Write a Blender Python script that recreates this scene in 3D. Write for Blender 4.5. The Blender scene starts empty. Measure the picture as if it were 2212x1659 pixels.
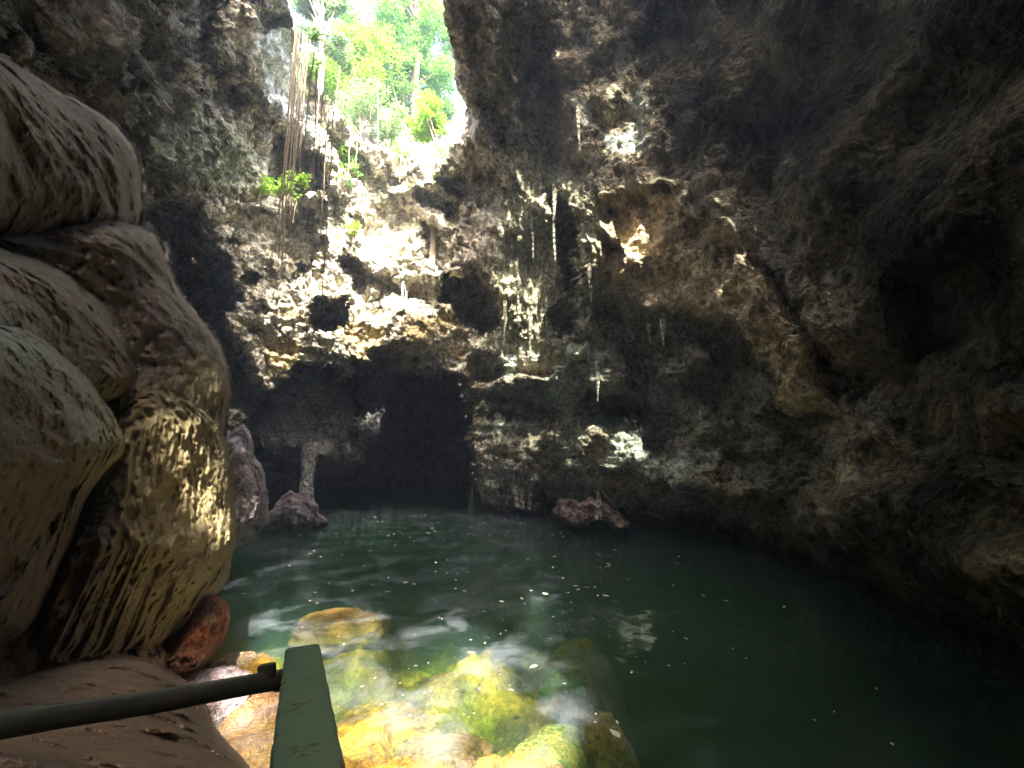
import bpy, bmesh, math, random
import numpy as np
from mathutils import Vector, Matrix
random.seed(7); rng = np.random.default_rng(7)
sc = bpy.context.scene
C = sc.collection
R_ = math.radians

# ------------------------------------------------------------------ camera, world, sun, exposure
PITCH = R_(8.5); FPX = 1013.0; CX, CY = 1106.0, 829.5; CAMZ = 2.6
cam_d = bpy.data.cameras.new('camera'); cam = bpy.data.objects.new('camera', cam_d); C.objects.link(cam)
cam.location = (0, 0, CAMZ); cam.rotation_euler = (R_(90) + PITCH, 0, 0)
cam_d.sensor_width = 36; cam_d.lens = 36 * FPX / 2212.0; cam_d.clip_end = 2000; cam_d.clip_start = 0.05
sc.camera = cam
SUN = np.array([-0.22, 0.76, -1.0]); SUN /= np.linalg.norm(SUN)          # direction the light travels
to_sun = -SUN
sun_el = math.asin(to_sun[2]); sun_az = math.atan2(to_sun[0], to_sun[1])
w = bpy.data.worlds.new('World'); sc.world = w; w.use_nodes = True
nt = w.node_tree; bg = nt.nodes['Background']
sky = nt.nodes.new('ShaderNodeTexSky'); sky.sky_type = 'NISHITA'; sky.sun_disc = False
sky.sun_elevation = sun_el; sky.sun_rotation = sun_az; sky.altitude = 100; sky.dust_density = 10.0; sky.air_density = 0.7; sky.ozone_density = 0.5
nt.links.new(sky.outputs[0], bg.inputs[0]); bg.inputs[1].default_value = 0.15
sd = bpy.data.lights.new('sun', 'SUN'); sun = bpy.data.objects.new('sun', sd); C.objects.link(sun)
sd.energy = 2.7; sd.angle = R_(0.8); sd.color = (1.0, 0.95, 0.86)
sun.rotation_euler = Vector(to_sun.tolist()).to_track_quat('Z', 'Y').to_euler()
vs = sc.view_settings; vs.view_transform = 'Standard'; vs.look = 'None'; vs.gamma = 1.0
vs.exposure = 3.8
cy = sc.cycles
cy.use_denoising = True; cy.max_bounces = 10; cy.diffuse_bounces = 5; cy.glossy_bounces = 3
cy.transmission_bounces = 4; cy.transparent_max_bounces = 12; cy.volume_bounces = 1
cy.sample_clamp_indirect = 3.0; cy.blur_glossy = 1.0; cy.caustics_refractive = False

# ------------------------------------------------------------------ helpers
FW = np.array([0, math.cos(PITCH), math.sin(PITCH)]); UP = np.array([0, -math.sin(PITCH), math.cos(PITCH)]); RT = np.array([1.0, 0, 0])
CAM = np.array([0, 0, CAMZ])
def ray(x, y):                       # direction through a point of the picture frame (2212 x 1659 grid)
    x = np.asarray(x, float)[..., None]; y = np.asarray(y, float)[..., None]
    d = FW + RT * (x - CX) / FPX - UP * (y - CY) / FPX
    return d / np.linalg.norm(d, axis=-1, keepdims=True)
def at(x, y, r): return CAM + ray(x, y) * np.asarray(r, float)[..., None]
def atz(x, y, z=0.0):                # where that ray meets the height z
    d = ray(x, y); t = (z - CAMZ) / d[..., 2]; return CAM + d * t[..., None]
def proj(P):
    v = P - CAM; f = v @ FW; f = np.where(f > 0.05, f, np.nan)
    return CX + FPX * (v @ RT) / f, CY - FPX * (v @ UP) / f
def sst(a, b, x):
    t = np.clip((x - a) / (b - a), 0, 1); return t * t * (3 - 2 * t)

_p = rng.permutation(256); PERM = np.concatenate([_p, _p, _p]).astype(np.int64)
GR = rng.normal(size=(256, 3)); GR /= np.linalg.norm(GR, axis=1, keepdims=True)
JT = rng.random((256, 3))
def noise(P):
    P = np.asarray(P, float); i = np.floor(P).astype(np.int64); f = P - i; u = f * f * f * (f * (f * 6 - 15) + 10)
    out = 0
    for a in (0, 1):
        for b in (0, 1):
            for c in (0, 1):
                h = PERM[(PERM[(PERM[(i[..., 0] + a) & 255] + i[..., 1] + b) & 255] + i[..., 2] + c) & 255]
                g = GR[h]; d = (g[..., 0] * (f[..., 0] - a) + g[..., 1] * (f[..., 1] - b) + g[..., 2] * (f[..., 2] - c))
                wx = u[..., 0] if a else 1 - u[..., 0]; wy = u[..., 1] if b else 1 - u[..., 1]; wz = u[..., 2] if c else 1 - u[..., 2]
                out = out + d * wx * wy * wz
    return out * 1.6
def fbm(P, o=4, s=1.0, ridged=False):
    v = 0; a = 1.0; P = np.asarray(P) * s
    for k in range(o):
        n = noise(P + 17.3 * k)
        v = v + a * ((1 - 2 * np.abs(n)) if ridged else n); a *= 0.5; P = P * 2.03
    return v
def worley(P, s=1.0):                # distance to the nearest and second nearest point
    P = np.asarray(P) * s; i = np.floor(P).astype(np.int64); f = P - i
    f1 = np.full(P.shape[:-1], 9.0); f2 = f1.copy()
    for a in (-1, 0, 1):
        for b in (-1, 0, 1):
            for c in (-1, 0, 1):
                h = PERM[(PERM[(PERM[(i[..., 0] + a) & 255] + i[..., 1] + b) & 255] + i[..., 2] + c) & 255]
                j = JT[h]; d = (a + j[..., 0] - f[..., 0]) ** 2 + (b + j[..., 1] - f[..., 1]) ** 2 + (c + j[..., 2] - f[..., 2]) ** 2
                m = d < f1; f2 = np.where(m, f1, np.minimum(f2, d)); f1 = np.where(m, d, f1)
    return np.sqrt(f1), np.sqrt(f2)
def pdist(x, y, poly):               # signed distance to a polygon, positive inside
    poly = np.asarray(poly, float); n = len(poly); d = np.full(x.shape, 1e9); ins = np.zeros(x.shape, bool)
    for k in range(n):
        ax, ay = poly[k]; bx, by = poly[(k + 1) % n]; ex, ey = bx - ax, by - ay
        t = np.clip(((x - ax) * ex + (y - ay) * ey) / (ex * ex + ey * ey + 1e-9), 0, 1)
        d = np.minimum(d, (x - ax - t * ex) ** 2 + (y - ay - t * ey) ** 2)
        c = ((ay > y) != (by > y)) & (x < ex * (y - ay) / (ey + 1e-12) + ax); ins ^= c
    d = np.sqrt(d); return np.where(ins, d, -d)
def ell(x, y, cx, cy, rx, ry, ang=0.0):   # 1 at the centre, 0 at the rim of an ellipse
    c, s = math.cos(R_(ang)), math.sin(R_(ang)); dx, dy = x - cx, y - cy
    return 1 - np.sqrt(((dx * c + dy * s) / rx) ** 2 + ((-dx * s + dy * c) / ry) ** 2)
def lerp(a, b, t): return a + (b - a) * t
def mixc(c, col, m): return c + (np.array(col) - c) * np.clip(m, 0, 1)[..., None]

def mesh_np(name, V, F, mat, col=None, smooth=True, parent=None):
    me = bpy.data.meshes.new(name); V = np.ascontiguousarray(V, np.float32); F = np.ascontiguousarray(F, np.int32)
    me.vertices.add(len(V)); me.vertices.foreach_set('co', V.ravel())
    k = F.shape[1]; me.loops.add(F.size); me.loops.foreach_set('vertex_index', F.ravel())
    me.polygons.add(len(F)); me.polygons.foreach_set('loop_start', np.arange(0, F.size, k, dtype=np.int32))
    me.polygons.foreach_set('loop_total', np.full(len(F), k, np.int32))
    me.polygons.foreach_set('use_smooth', np.full(len(F), smooth, bool))
    if col is not None:
        a = me.color_attributes.new('Col', 'FLOAT_COLOR', 'POINT')
        c4 = np.ones((len(V), 4), np.float32); c4[:, :3] = np.clip(col, 0, 1); a.data.foreach_set('color', c4.ravel())
    me.update(calc_edges=True); me.validate()
    if mat: me.materials.append(mat)
    o = bpy.data.objects.new(name, me); C.objects.link(o)
    if parent: o.parent = parent
    return o
def gridfaces(n, m, keep=None):      # n rows, m columns
    idx = np.arange(n * m).reshape(n, m)
    F = np.stack([idx[:-1, :-1], idx[:-1, 1:], idx[1:, 1:], idx[1:, :-1]], -1)
    if keep is not None:
        k = keep[:-1, :-1] & keep[:-1, 1:] & keep[1:, 1:] & keep[1:, :-1]; return F[k]
    return F.reshape(-1, 4)
def compact(V, F, *attrs):
    u, inv = np.unique(F, return_inverse=True); F2 = inv.reshape(F.shape); return (V[u], F2) + tuple(a[u] for a in attrs)
def tag(o, label=None, cat=None, group=None, kind=None):
    if label: o['label'] = label
    if cat: o['category'] = cat
    if group: o['group'] = group
    if kind: o['kind'] = kind
    return o
def empty(name, loc=(0, 0, 0)):
    o = bpy.data.objects.new(name, None); C.objects.link(o); o.location = Vector([float(v) for v in loc]); o.empty_display_size = 0.2; return o

# ------------------------------------------------------------------ materials
def principled(name):
    m = bpy.data.materials.new(name); m.use_nodes = True; return m, m.node_tree, m.node_tree.nodes['Principled BSDF']
def rock_mat(name, bump=0.5, scale=1.0, rough=0.8, spec=0.25, speck=0.35):
    m, t, b = principled(name); N = t.nodes; L = t.links
    tc = N.new('ShaderNodeTexCoord'); at_ = N.new('ShaderNodeAttribute'); at_.attribute_name = 'Col'
    n1 = N.new('ShaderNodeTexNoise'); n1.inputs['Scale'].default_value = 1.6 * scale; n1.inputs['Detail'].default_value = 5; n1.inputs['Roughness'].default_value = 0.6
    n2 = N.new('ShaderNodeTexNoise'); n2.inputs['Scale'].default_value = 7 * scale; n2.inputs['Detail'].default_value = 3; n2.inputs['Roughness'].default_value = 0.55
    vo = N.new('ShaderNodeTexVoronoi'); vo.inputs['Scale'].default_value = 6 * scale; vo.feature = 'F1'
    wn = N.new('ShaderNodeMixRGB'); wn.blend_type = 'ADD'; wn.inputs[0].default_value = 0.25
    L.new(tc.outputs['Object'], n1.inputs[0]); L.new(tc.outputs['Object'], n2.inputs[0])
    L.new(tc.outputs['Object'], wn.inputs[1]); L.new(n2.outputs['Color'], wn.inputs[2]); L.new(wn.outputs[0], vo.inputs[0])
    r1 = N.new('ShaderNodeMapRange'); r1.inputs[1].default_value = 0.3; r1.inputs[2].default_value = 0.7; r1.inputs[3].default_value = 1 - speck; r1.inputs[4].default_value = 1 + speck
    r2 = N.new('ShaderNodeMapRange'); r2.inputs[1].default_value = 0.35; r2.inputs[2].default_value = 0.6; r2.inputs[3].default_value = 1 - speck; r2.inputs[4].default_value = 1 + speck * 0.6
    L.new(n1.outputs[0], r1.inputs[0]); L.new(n2.outputs[0], r2.inputs[0])
    mu = N.new('ShaderNodeMath'); mu.operation = 'MULTIPLY'; L.new(r1.outputs[0], mu.inputs[0]); L.new(r2.outputs[0], mu.inputs[1])
    mx = N.new('ShaderNodeVectorMath'); mx.operation = 'SCALE'; L.new(at_.outputs['Color'], mx.inputs[0]); L.new(mu.outputs[0], mx.inputs['Scale'])
    L.new(mx.outputs[0], b.inputs['Base Color'])
    b.inputs['Roughness'].default_value = rough; b.inputs['Specular IOR Level'].default_value = spec
    ad = N.new('ShaderNodeMath'); ad.operation = 'MULTIPLY_ADD'; L.new(vo.outputs['Distance'], ad.inputs[0]); ad.inputs[1].default_value = -0.6; L.new(n2.outputs[0], ad.inputs[2])
    ad2 = N.new('ShaderNodeMath'); ad2.operation = 'ADD'; L.new(ad.outputs[0], ad2.inputs[0]); L.new(n1.outputs[0], ad2.inputs[1])
    bp = N.new('ShaderNodeBump'); bp.inputs['Strength'].default_value = bump; bp.inputs['Distance'].default_value = 0.25 / scale
    L.new(ad2.outputs[0], bp.inputs['Height']); L.new(bp.outputs[0], b.inputs['Normal'])
    return m
def plain_mat(name, col, rough=0.7, var=0.25, scale=8.0, bump=0.1, metallic=0.0, spec=0.4, sub=0.0):
    m, t, b = principled(name); N = t.nodes; L = t.links
    tc = N.new('ShaderNodeTexCoord'); n1 = N.new('ShaderNodeTexNoise'); n1.inputs['Scale'].default_value = scale; n1.inputs['Detail'].default_value = 7
    L.new(tc.outputs['Object'], n1.inputs[0])
    cr = N.new('ShaderNodeMixRGB'); cr.inputs[1].default_value = (*[c * (1 - var) for c in col], 1); cr.inputs[2].default_value = (*[min(1, c * (1 + var)) for c in col], 1)
    L.new(n1.outputs[0], cr.inputs[0]); L.new(cr.outputs[0], b.inputs['Base Color'])
    b.inputs['Roughness'].default_value = rough; b.inputs['Metallic'].default_value = metallic; b.inputs['Specular IOR Level'].default_value = spec
    bp = N.new('ShaderNodeBump'); bp.inputs['Strength'].default_value = bump; bp.inputs['Distance'].default_value = 0.02; L.new(n1.outputs[0], bp.inputs['Height']); L.new(bp.outputs[0], b.inputs['Normal'])
    return m
def worn_mat(name, col, rust, *a, **k_):   # paint with chips where rust shows
    m = plain_mat(name, col, *a, **k_); t = m.node_tree; N = t.nodes; L = t.links; b = N['Principled BSDF']; src = b.inputs['Base Color'].links[0].from_socket
    tc = N.new('ShaderNodeTexCoord'); n = N.new('ShaderNodeTexNoise'); n.inputs['Scale'].default_value = 22; n.inputs['Detail'].default_value = 8; n.inputs['Roughness'].default_value = 0.7
    L.new(tc.outputs['Object'], n.inputs[0]); r = N.new('ShaderNodeMapRange'); r.inputs[1].default_value = 0.60; r.inputs[2].default_value = 0.64; L.new(n.outputs[0], r.inputs[0])
    mx = N.new('ShaderNodeMixRGB'); mx.inputs[2].default_value = (*rust, 1); L.new(r.outputs[0], mx.inputs[0]); L.new(src, mx.inputs[1]); L.new(mx.outputs[0], b.inputs['Base Color'])
    r2 = N.new('ShaderNodeMapRange'); r2.inputs[3].default_value = b.inputs['Roughness'].default_value; r2.inputs[4].default_value = 0.9; L.new(r.outputs[0], r2.inputs[0]); L.new(r2.outputs[0], b.inputs['Roughness'])
    return m
def leaf_mat(name, c1, c2, trans=0.5):
    m, t, b = principled(name); N = t.nodes; L = t.links
    oi = N.new('ShaderNodeTexCoord'); n1 = N.new('ShaderNodeTexNoise'); n1.inputs['Scale'].default_value = 0.9; n1.inputs['Detail'].default_value = 5
    L.new(oi.outputs['Object'], n1.inputs[0])
    rp = N.new('ShaderNodeMapRange'); rp.inputs[1].default_value = 0.35; rp.inputs[2].default_value = 0.65; L.new(n1.outputs[0], rp.inputs[0])
    mx = N.new('ShaderNodeMixRGB'); mx.inputs[1].default_value = (*c1, 1); mx.inputs[2].default_value = (*c2, 1); L.new(rp.outputs[0], mx.inputs[0])
    tr = N.new('ShaderNodeBsdfTranslucent'); ms = N.new('ShaderNodeMixShader'); ms.inputs[0].default_value = trans
    L.new(mx.outputs[0], b.inputs['Base Color']); L.new(mx.outputs[0], tr.inputs[0]); b.inputs['Roughness'].default_value = 0.55
    out = N['Material Output']; L.new(b.outputs[0], ms.inputs[1]); L.new(tr.outputs[0], ms.inputs[2]); L.new(ms.outputs[0], out.inputs[0])
    return m
M_cave = rock_mat('cave_limestone', 0.9, 1.0, speck=0.42)
M_left = rock_mat('flowstone', 0.35, 3.0, rough=0.6, spec=0.35, speck=0.22)
M_pit = rock_mat('pitted_limestone', 0.8, 2.5)
M_bed = rock_mat('pool_bed_rock', 0.5, 2.5, speck=0.4)
M_vine = plain_mat('dry_vine', (0.42, 0.33, 0.22), 0.8)
M_bark = plain_mat('bark', (0.30, 0.24, 0.16), 0.9)

# ------------------------------------------------------------------ rock masses modelled in relief, each with its own distance, swell and thickness
RELIEF_R = {}
def relief(name, lobes, texture, colour, mat, step_px=2.6, pad=10, skirt=2.0, warp=7.0, wfreq=1.1):
    """lobes: (outline, (r at x0, x0, r at x1, x1, dr per 100 px down from y0, y0), rounding px, swell m)"""
    def chaikin(p):
        p = np.array(p, float)
        for _ in range(3): q = np.roll(p, -1, 0); p = np.stack([p * .75 + q * .25, p * .25 + q * .75], 1).reshape(-1, 2)
        return p
    lobes = [(chaikin(l[0]),) + tuple(l[1:]) for l in lobes]
    pts = np.vstack([np.array(l[0], float) for l in lobes]); x0, y0 = pts.min(0) - 20; x1, y1 = pts.max(0) + 20
    gx = np.arange(x0, x1, step_px); gy = np.arange(y0, y1, step_px); X, Y = np.meshgrid(gx, gy)
    rm = lobes[0][1]; Pm = at(X, Y, (rm[0] + rm[2]) / 2)
    n1_ = fbm(Pm, 5, wfreq); n2_ = fbm(Pm + 33, 5, wfreq); XX = X + warp * n1_; YY = Y + warp * n2_
    Rm = np.full(X.shape, 99.0); U = np.full(X.shape, -1e3); ID = np.zeros(X.shape, int)
    for i, (poly, (ra, xa, rb, xb, g, gy0), wd, sw) in enumerate(lobes):
        d = pdist(XX, YY, poly); s_ = np.clip(d / wd, 0, 1)
        r = ra + (rb - ra) * (X - xa) / (xb - xa) + g * np.maximum(Y - gy0, 0) / 100.0
        r = np.maximum(r, 2.25)
        r = r + sw * (1 - np.sqrt(np.clip(1 - (1 - s_) ** 2, 0, 1))) + np.clip(-d / pad, 0, 1) * skirt
        ID = np.where(r < Rm, i, ID); Rm = np.minimum(Rm, r); U = np.maximum(U, d)
    Pb = at(X, Y, Rm); dR = texture(Pb, X, Y, ID); P_ = at(X, Y, Rm + dR)
    keep = U > -pad * 1.2
    F_ = gridfaces(len(gy), len(gx), keep); col_ = colour(P_, X, Y, ID)
    RELIEF_R[name] = (x0, y0, step_px, Rm + dR, U)
    V_, F_, c_ = compact(P_.reshape(-1, 3), F_, col_.reshape(-1, 3))
    return mesh_np(name, V_, F_[:, ::-1], mat, c_)

# left flowstone wall
LOBES = [
 ([(-700, -260), (-60, 95), (0, 130), (60, 158), (150, 213), (230, 256), (285, 316), (304, 380), (302, 450), (290, 500), (200, 530), (-700, 600)], (4.6, 0, 6.3, 300, 0, 0), 150, 1.1),
 ([(-700, 430), (0, 500), (180, 470), (270, 478), (300, 488), (345, 530), (368, 600), (400, 655), (445, 715), (483, 775), (490, 825), (482, 890), (488, 960), (300, 1000), (-700, 900)], (4.9, 0, 6.5, 480, 0, 0), 90, 0.8),
 ([(-700, 440), (-60, 520), (0, 540), (100, 570), (200, 640), (262, 705), (284, 770), (300, 830), (250, 880), (-700, 960)], (3.9, 0, 5.2, 300, 0, 0), 110, 0.9),
 ([(-700, 600), (0, 680), (120, 740), (200, 830), (245, 900), (275, 975), (235, 1000), (180, 1080), (150, 1180), (90, 1320), (20, 1400), (-700, 1560)], (3.3, 0, 4.7, 300, 0.25, 1000), 110, 0.8),
 ([(200, 980), (270, 850), (330, 825), (410, 850), (470, 895), (490, 960), (496, 1080), (505, 1165), (490, 1200), (493, 1240), (470, 1272), (442, 1300), (430, 1340), (402, 1362), (372, 1400), (330, 1446), (200, 1470), (40, 1470), (60, 1330), (150, 1180)], (4.7, 150, 6.2, 480, 0.35, 1180), 90, 0.9),
 ([(-700, 1300), (0, 1300), (330, 1380), (380, 1420), (340, 1500), (-700, 1600)], (5.0, 0, 6.4, 350, 0, 0), 60, 0.3)]
for (kx, ky, kr) in []:
    a_ = np.linspace(0, 2 * math.pi, 10)[:-1]; rk = 5.9 - 1.5 * (480 - kx) / 330 + 0.35 * max(ky - 1180, 0) / 100 + 0.02
    LOBES.append(([(kx + kr * math.cos(t) * 1.25, ky + kr * math.sin(t)) for t in a_], (rk + 0.12, kx, rk + 0.13, kx + 10, 0, 0), kr * 1.1, 0.20))
def tex_left(P, X, Y, ID):
    big = fbm(P, 4, 0.8) * 0.17; med = fbm(P + 5, 5, 2.2) * 0.06 + fbm(P + 15, 4, 1.5, True) * 0.04
    M = np.array([[0.82, 0, 0.57], [0, 1, 0], [-0.57, 0, 0.82]])
    fl = fbm((P @ M.T) * np.array([0.8, 1.0, 3.4]), 5, 1.0, True) * 0.075           # flow lines running down to the right
    M2 = np.array([[0.95, 0, -0.3], [0, 1, 0], [0.3, 0, 0.95]])
    dr = np.clip(1 - 2.6 * np.abs(noise((P @ M2.T) * np.array([6.0, 6.0, 0.55]))), 0, 1) * -0.09 + np.clip(1 - 2.6 * np.abs(noise((P @ M2.T) * np.array([13.0, 13.0, 1.2]) + 8)), 0, 1) * -0.04
    f1, f2 = worley(P + 0.06 * med[..., None], 4.5); f3, f4 = worley(P * np.array([1, 1, 1.5]) + 9, 9.0)
    lump = -0.09 * np.sqrt(np.clip(1 - f1 * 1.15, 0, 1)); pit = np.exp(-(f3 / 0.28) ** 2) * 0.05 + np.clip(1 - 9 * np.abs(noise(P * 1.1 + 3)), 0, 1) * 0.05
    wE = sst(-60, 40, pdist(X, Y, [(250, 850), (500, 850), (520, 1200), (470, 1290), (330, 1450), (100, 1450), (220, 1000)]))
    wC = sst(-40, 60, pdist(X, Y, [(60, 560), (260, 680), (300, 840), (420, 900), (480, 900), (380, 700), (280, 560)]))
    wK = sst(-30, 40, pdist(X, Y, [(340, 1180), (510, 1080), (510, 1230), (380, 1420), (280, 1420)]))
    return big + med - fl * (0.9 - 0.7 * wE) + dr * (0.15 + 1.0 * wE) * (1 - 0.6 * wK) + lump * (0.35 + 0.5 * wC + 1.1 * wK) + pit * (0.4 + wC + wE)
def col_left(P, X, Y, ID):
    nb = fbm(P, 4, 0.9); c = np.zeros(P.shape) + np.array([0.13, 0.105, 0.08])
    c = mixc(c, (0.10, 0.07, 0.055), sst(-0.1, 0.5, nb) * 0.7)
    c = mixc(c, (0.20, 0.225, 0.205), sst(-50, 50, pdist(X, Y, [(-700, 600), (0, 660), (200, 800), (300, 1000), (330, 1130), (220, 1050), (120, 870), (0, 790), (-700, 700)])) * 0.8)
    c = mixc(c, (0.27, 0.22, 0.10), sst(-60, 50, pdist(X, Y, [(250, 860), (380, 850), (420, 780), (500, 830), (520, 1200), (450, 1300), (330, 1440), (200, 1400), (200, 1000)])) * 0.8)
    c = mixc(c, (0.40, 0.26, 0.17), sst(1330, 1440, Y) * 0.6)
    c = mixc(c, (0.10, 0.075, 0.055), sst(-60, 60, pdist(X, Y, [(-700, 1120), (60, 1150), (190, 1050), (290, 1120), (250, 1300), (340, 1450), (-700, 1560)])) * 0.75)  # shade under the overhang painted as darker rock
    return c
lw = relief('flowstone_wall', LOBES, tex_left, col_left, M_left, 2.4, warp=9.0, wfreq=1.5)
tag(lw, 'huge lobed brown and grey flowstone wall bulging in from the left beside the pool', 'rock wall')

def tex_simple(a, s, p=0.0, z=1.0):
    def f(P, X, Y, ID):
        f1, f2 = worley(P * np.array([1, 1, z]), s * 2.2)
        return fbm(P, 4, s) * a - p * np.sqrt(np.clip(1 - f1 * 1.1, 0, 1)) + fbm(P + 9, 4, s * 4) * a * 0.35 - 0.5 * p * np.sqrt(np.clip(1 - worley(P + 4, s * 6.5)[0] * 1.1, 0, 1))
    return f
def col_simple(c1, c2, s=1.0, wet=None):
    def f(P, X, Y, ID):
        c = mixc(np.zeros(P.shape) + np.array(c1), c2, sst(-0.2, 0.4, fbm(P + 3, 4, s)))
        if wet is not None: c = mixc(c, wet, sst(0.35, 0.05, P[..., 2]))
        return c
    return f
# ------------------------------------------------------------------ the cave shell
WL = np.array([(200, 1120), (420, 1120), (570, 1112), (700, 1100), (850, 1097), (1030, 1103), (1130, 1106), (1220, 1113), (1350, 1122), (1500, 1135), (1620, 1160), (1720, 1195),
               (1820, 1240), (1920, 1285), (2060, 1340), (2212, 1400), (2400, 1480)], float)
wl3 = atz(WL[:, 0], WL[:, 1]); wl_az = np.arctan2(wl3[:, 0], wl3[:, 1]); wl_rho = np.hypot(wl3[:, 0], wl3[:, 1])
wl_az = np.concatenate([[-R_(180), -R_(120), -R_(80), -R_(60)], wl_az, [R_(75), R_(110), R_(180)]])
wl_rho = np.concatenate([[9, 6, 7, 14], wl_rho, [5.0, 6, 9]])
# distance to the rock, as control points (x, y, metres)
CTL = [(-300, -200, 7), (-100, 200, 11), (100, 30, 10.0), (200, 150, 12), (330, 60, 14), (330, 300, 16), (470, 60, 18.5), (450, 300, 20.5), (540, 160, 22.5), (600, 60, 22.8), (610, 200, 24.4),
       (600, 330, 23.6), (480, 440, 20.8), (560, 470, 22.4), (550, 380, 23.0), (660, 200, 24.8), (700, 260, 25.0), (765, 315, 25.8), (650, 430, 23.6), (430, 600, 19.5), (470, 760, 19.5), (400, 900, 19), (560, 600, 21.2), (560, 800, 20.5), (650, 520, 22.4), (700, 350, 24.6), (760, 430, 23.6), (760, 550, 22.4), (650, 700, 21), (750, 760, 20.8), (850, 600, 21.8),
       (850, 420, 23.8), (850, 340, 25.2), (950, 400, 23.0), (1000, 300, 21.5), (990, 150, 20.5), (960, 20, 18.5), (1050, 60, 18.5), (1060, 250, 20.5), (900, 750, 20.6), (980, 700, 20.4), (1000, 500, 21.2), (1070, 560, 19.8), (1060, 780, 20), (1150, 500, 19.2), (1150, 650, 18.6),
       (1150, 800, 18.8), (1200, 1000, 18.2), (1050, 950, 20.0), (1280, 700, 17.8), (1300, 850, 17.6), (1400, 1000, 16.8), (1130, 1090, 19.0), (1500, 1080, 15.5), (1650, 1100, 13.3), (1170, 300, 20.3), (1150, 100, 21.5), (1250, 60, 20.5), (1300, 250, 19), (1400, 60, 19.5), (1400, 300, 17.5), (1500, 0, 19),
       (1350, 420, 16.2), (1330, 560, 15.2), (1450, 500, 15.6), (1550, 560, 14.8), (1600, 420, 15), (1450, 650, 15.3), (1550, 800, 14.6), (1650, 650, 13.3), (1700, 900, 12.6), (1750, 800, 12.6), (1750, 600, 13), (1600, 250, 16), (1800, 60, 15), (1800, 400, 12), (1850, 700, 10.6), (1900, 950, 10.3),
       (2050, 200, 12.5), (2200, 60, 11), (2100, 500, 9.5), (2212, 300, 9.5), (2212, 900, 7.0), (2050, 1100, 7.6), (1850, 1150, 9.6), (2212, 1300, 5.8), (2400, 600, 6), (850, 900, 29), (900, 1050, 31), (700, 900, 24), (640, 1050, 26), (300, 1000, 17), (100, 800, 15),
       (560, -20, 22), (640, 0, 22.3), (640, 120, 23.8), (500, -120, 20), (800, -100, 19.5), (800, -500, 19), (500, -300, 20), (1100, -300, 21), (1500, -300, 22), (1250, -200, 23), (1800, -300, 18), (200, -300, 12)]
cd = ray([c[0] for c in CTL], [c[1] for c in CTL]); cr = np.array([c[2] for c in CTL], float)
ex = [((0, -0.1, 1), 22), ((0.5, 0.1, 0.8), 19), ((-0.6, 0.0, 0.8), 18), ((0, -0.8, 0.6), 25), ((0, -0.5, 0.85), 25), ((-0.3, -0.8, 0.7), 24), ((0.3, -0.8, 0.7), 22), ((0, -0.7, 0.15), 14), ((0.9, 0, 0.3), 6), ((-0.9, 0, 0.3), 9), ((0, -1, 0), 9), ((0.7, -0.7, 0.2), 7), ((-0.7, -0.7, 0.2), 8), ((0.9, 0.3, 0.5), 6.5), ((-0.8, 0.5, 0.4), 10)]
ed = np.array([e[0] for e in ex], float); ed /= np.linalg.norm(ed, axis=1, keepdims=True)
cd = np.vstack([cd, ed]); cr = np.concatenate([cr, [e[1] for e in ex]])
def base_R(D):
    num = 0; den = 0
    for d, r in zip(cd, cr):
        k = 1.0 / (np.maximum(1 - D @ d, 0) + 1.4e-3) ** 2.2
        num = num + k * math.log(r); den = den + k
    return np.exp(num / den)

az = np.concatenate([np.arange(-180, -50, 0.6), np.arange(-50, 50, 0.165), np.arange(50, 180.1, 0.6)])
el = np.concatenate([np.arange(-62, -24, 1.0), np.arange(-24, -12, 0.4), np.arange(-12, 50, 0.165), np.arange(50, 89.6, 0.4)])
AZ, EL = np.meshgrid(R_(1) * az, R_(1) * el)
D = np.stack([np.sin(AZ) * np.cos(EL), np.cos(AZ) * np.cos(EL), np.sin(EL)], -1)
PX, PY = proj(CAM + D * 10.0); PX = np.nan_to_num(PX, nan=-9999.0); PY = np.nan_to_num(PY, nan=-9999.0)
Rr = base_R(D)
rho = np.interp(AZ, wl_az, wl_rho); elw = -np.arctan2(CAMZ, rho)
Rlow = rho / np.cos(EL)
k = sst(elw - R_(0.5), elw + R_(6), EL); Rr = np.where(EL > R_(60), Rr, lerp(Rlow, Rr, k))
P0 = CAM + D * Rr[..., None]

# warp picture coordinates with 3-D noise so that feature outlines are ragged like rock
wa = fbm(P0, 5, 0.9); wb = fbm(P0 + 50, 5, 0.9); wc = fbm(P0 + 80, 3, 3.0); wd = fbm(P0 * np.array([1, 1, .3]) + 99, 3, 3.5)
WX = PX + wa * 11; WY = PY + wb * 11
o = np.zeros_like(Rr)
HOLE = [(632, -900), (628, 0), (638, 70), (668, 150), (705, 215), (770, 285), (850, 335), (905, 352), (960, 338), (997, 295), (1003, 240), (985, 170), (975, 120), (952, 40), (948, -40), (960, -900)]
def step(poly, off, soft=10.0, ragged=1.0):
    d = pdist(lerp(PX, WX, ragged), lerp(PY, WY, ragged), poly); return off * sst(-soft, soft, d)
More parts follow.
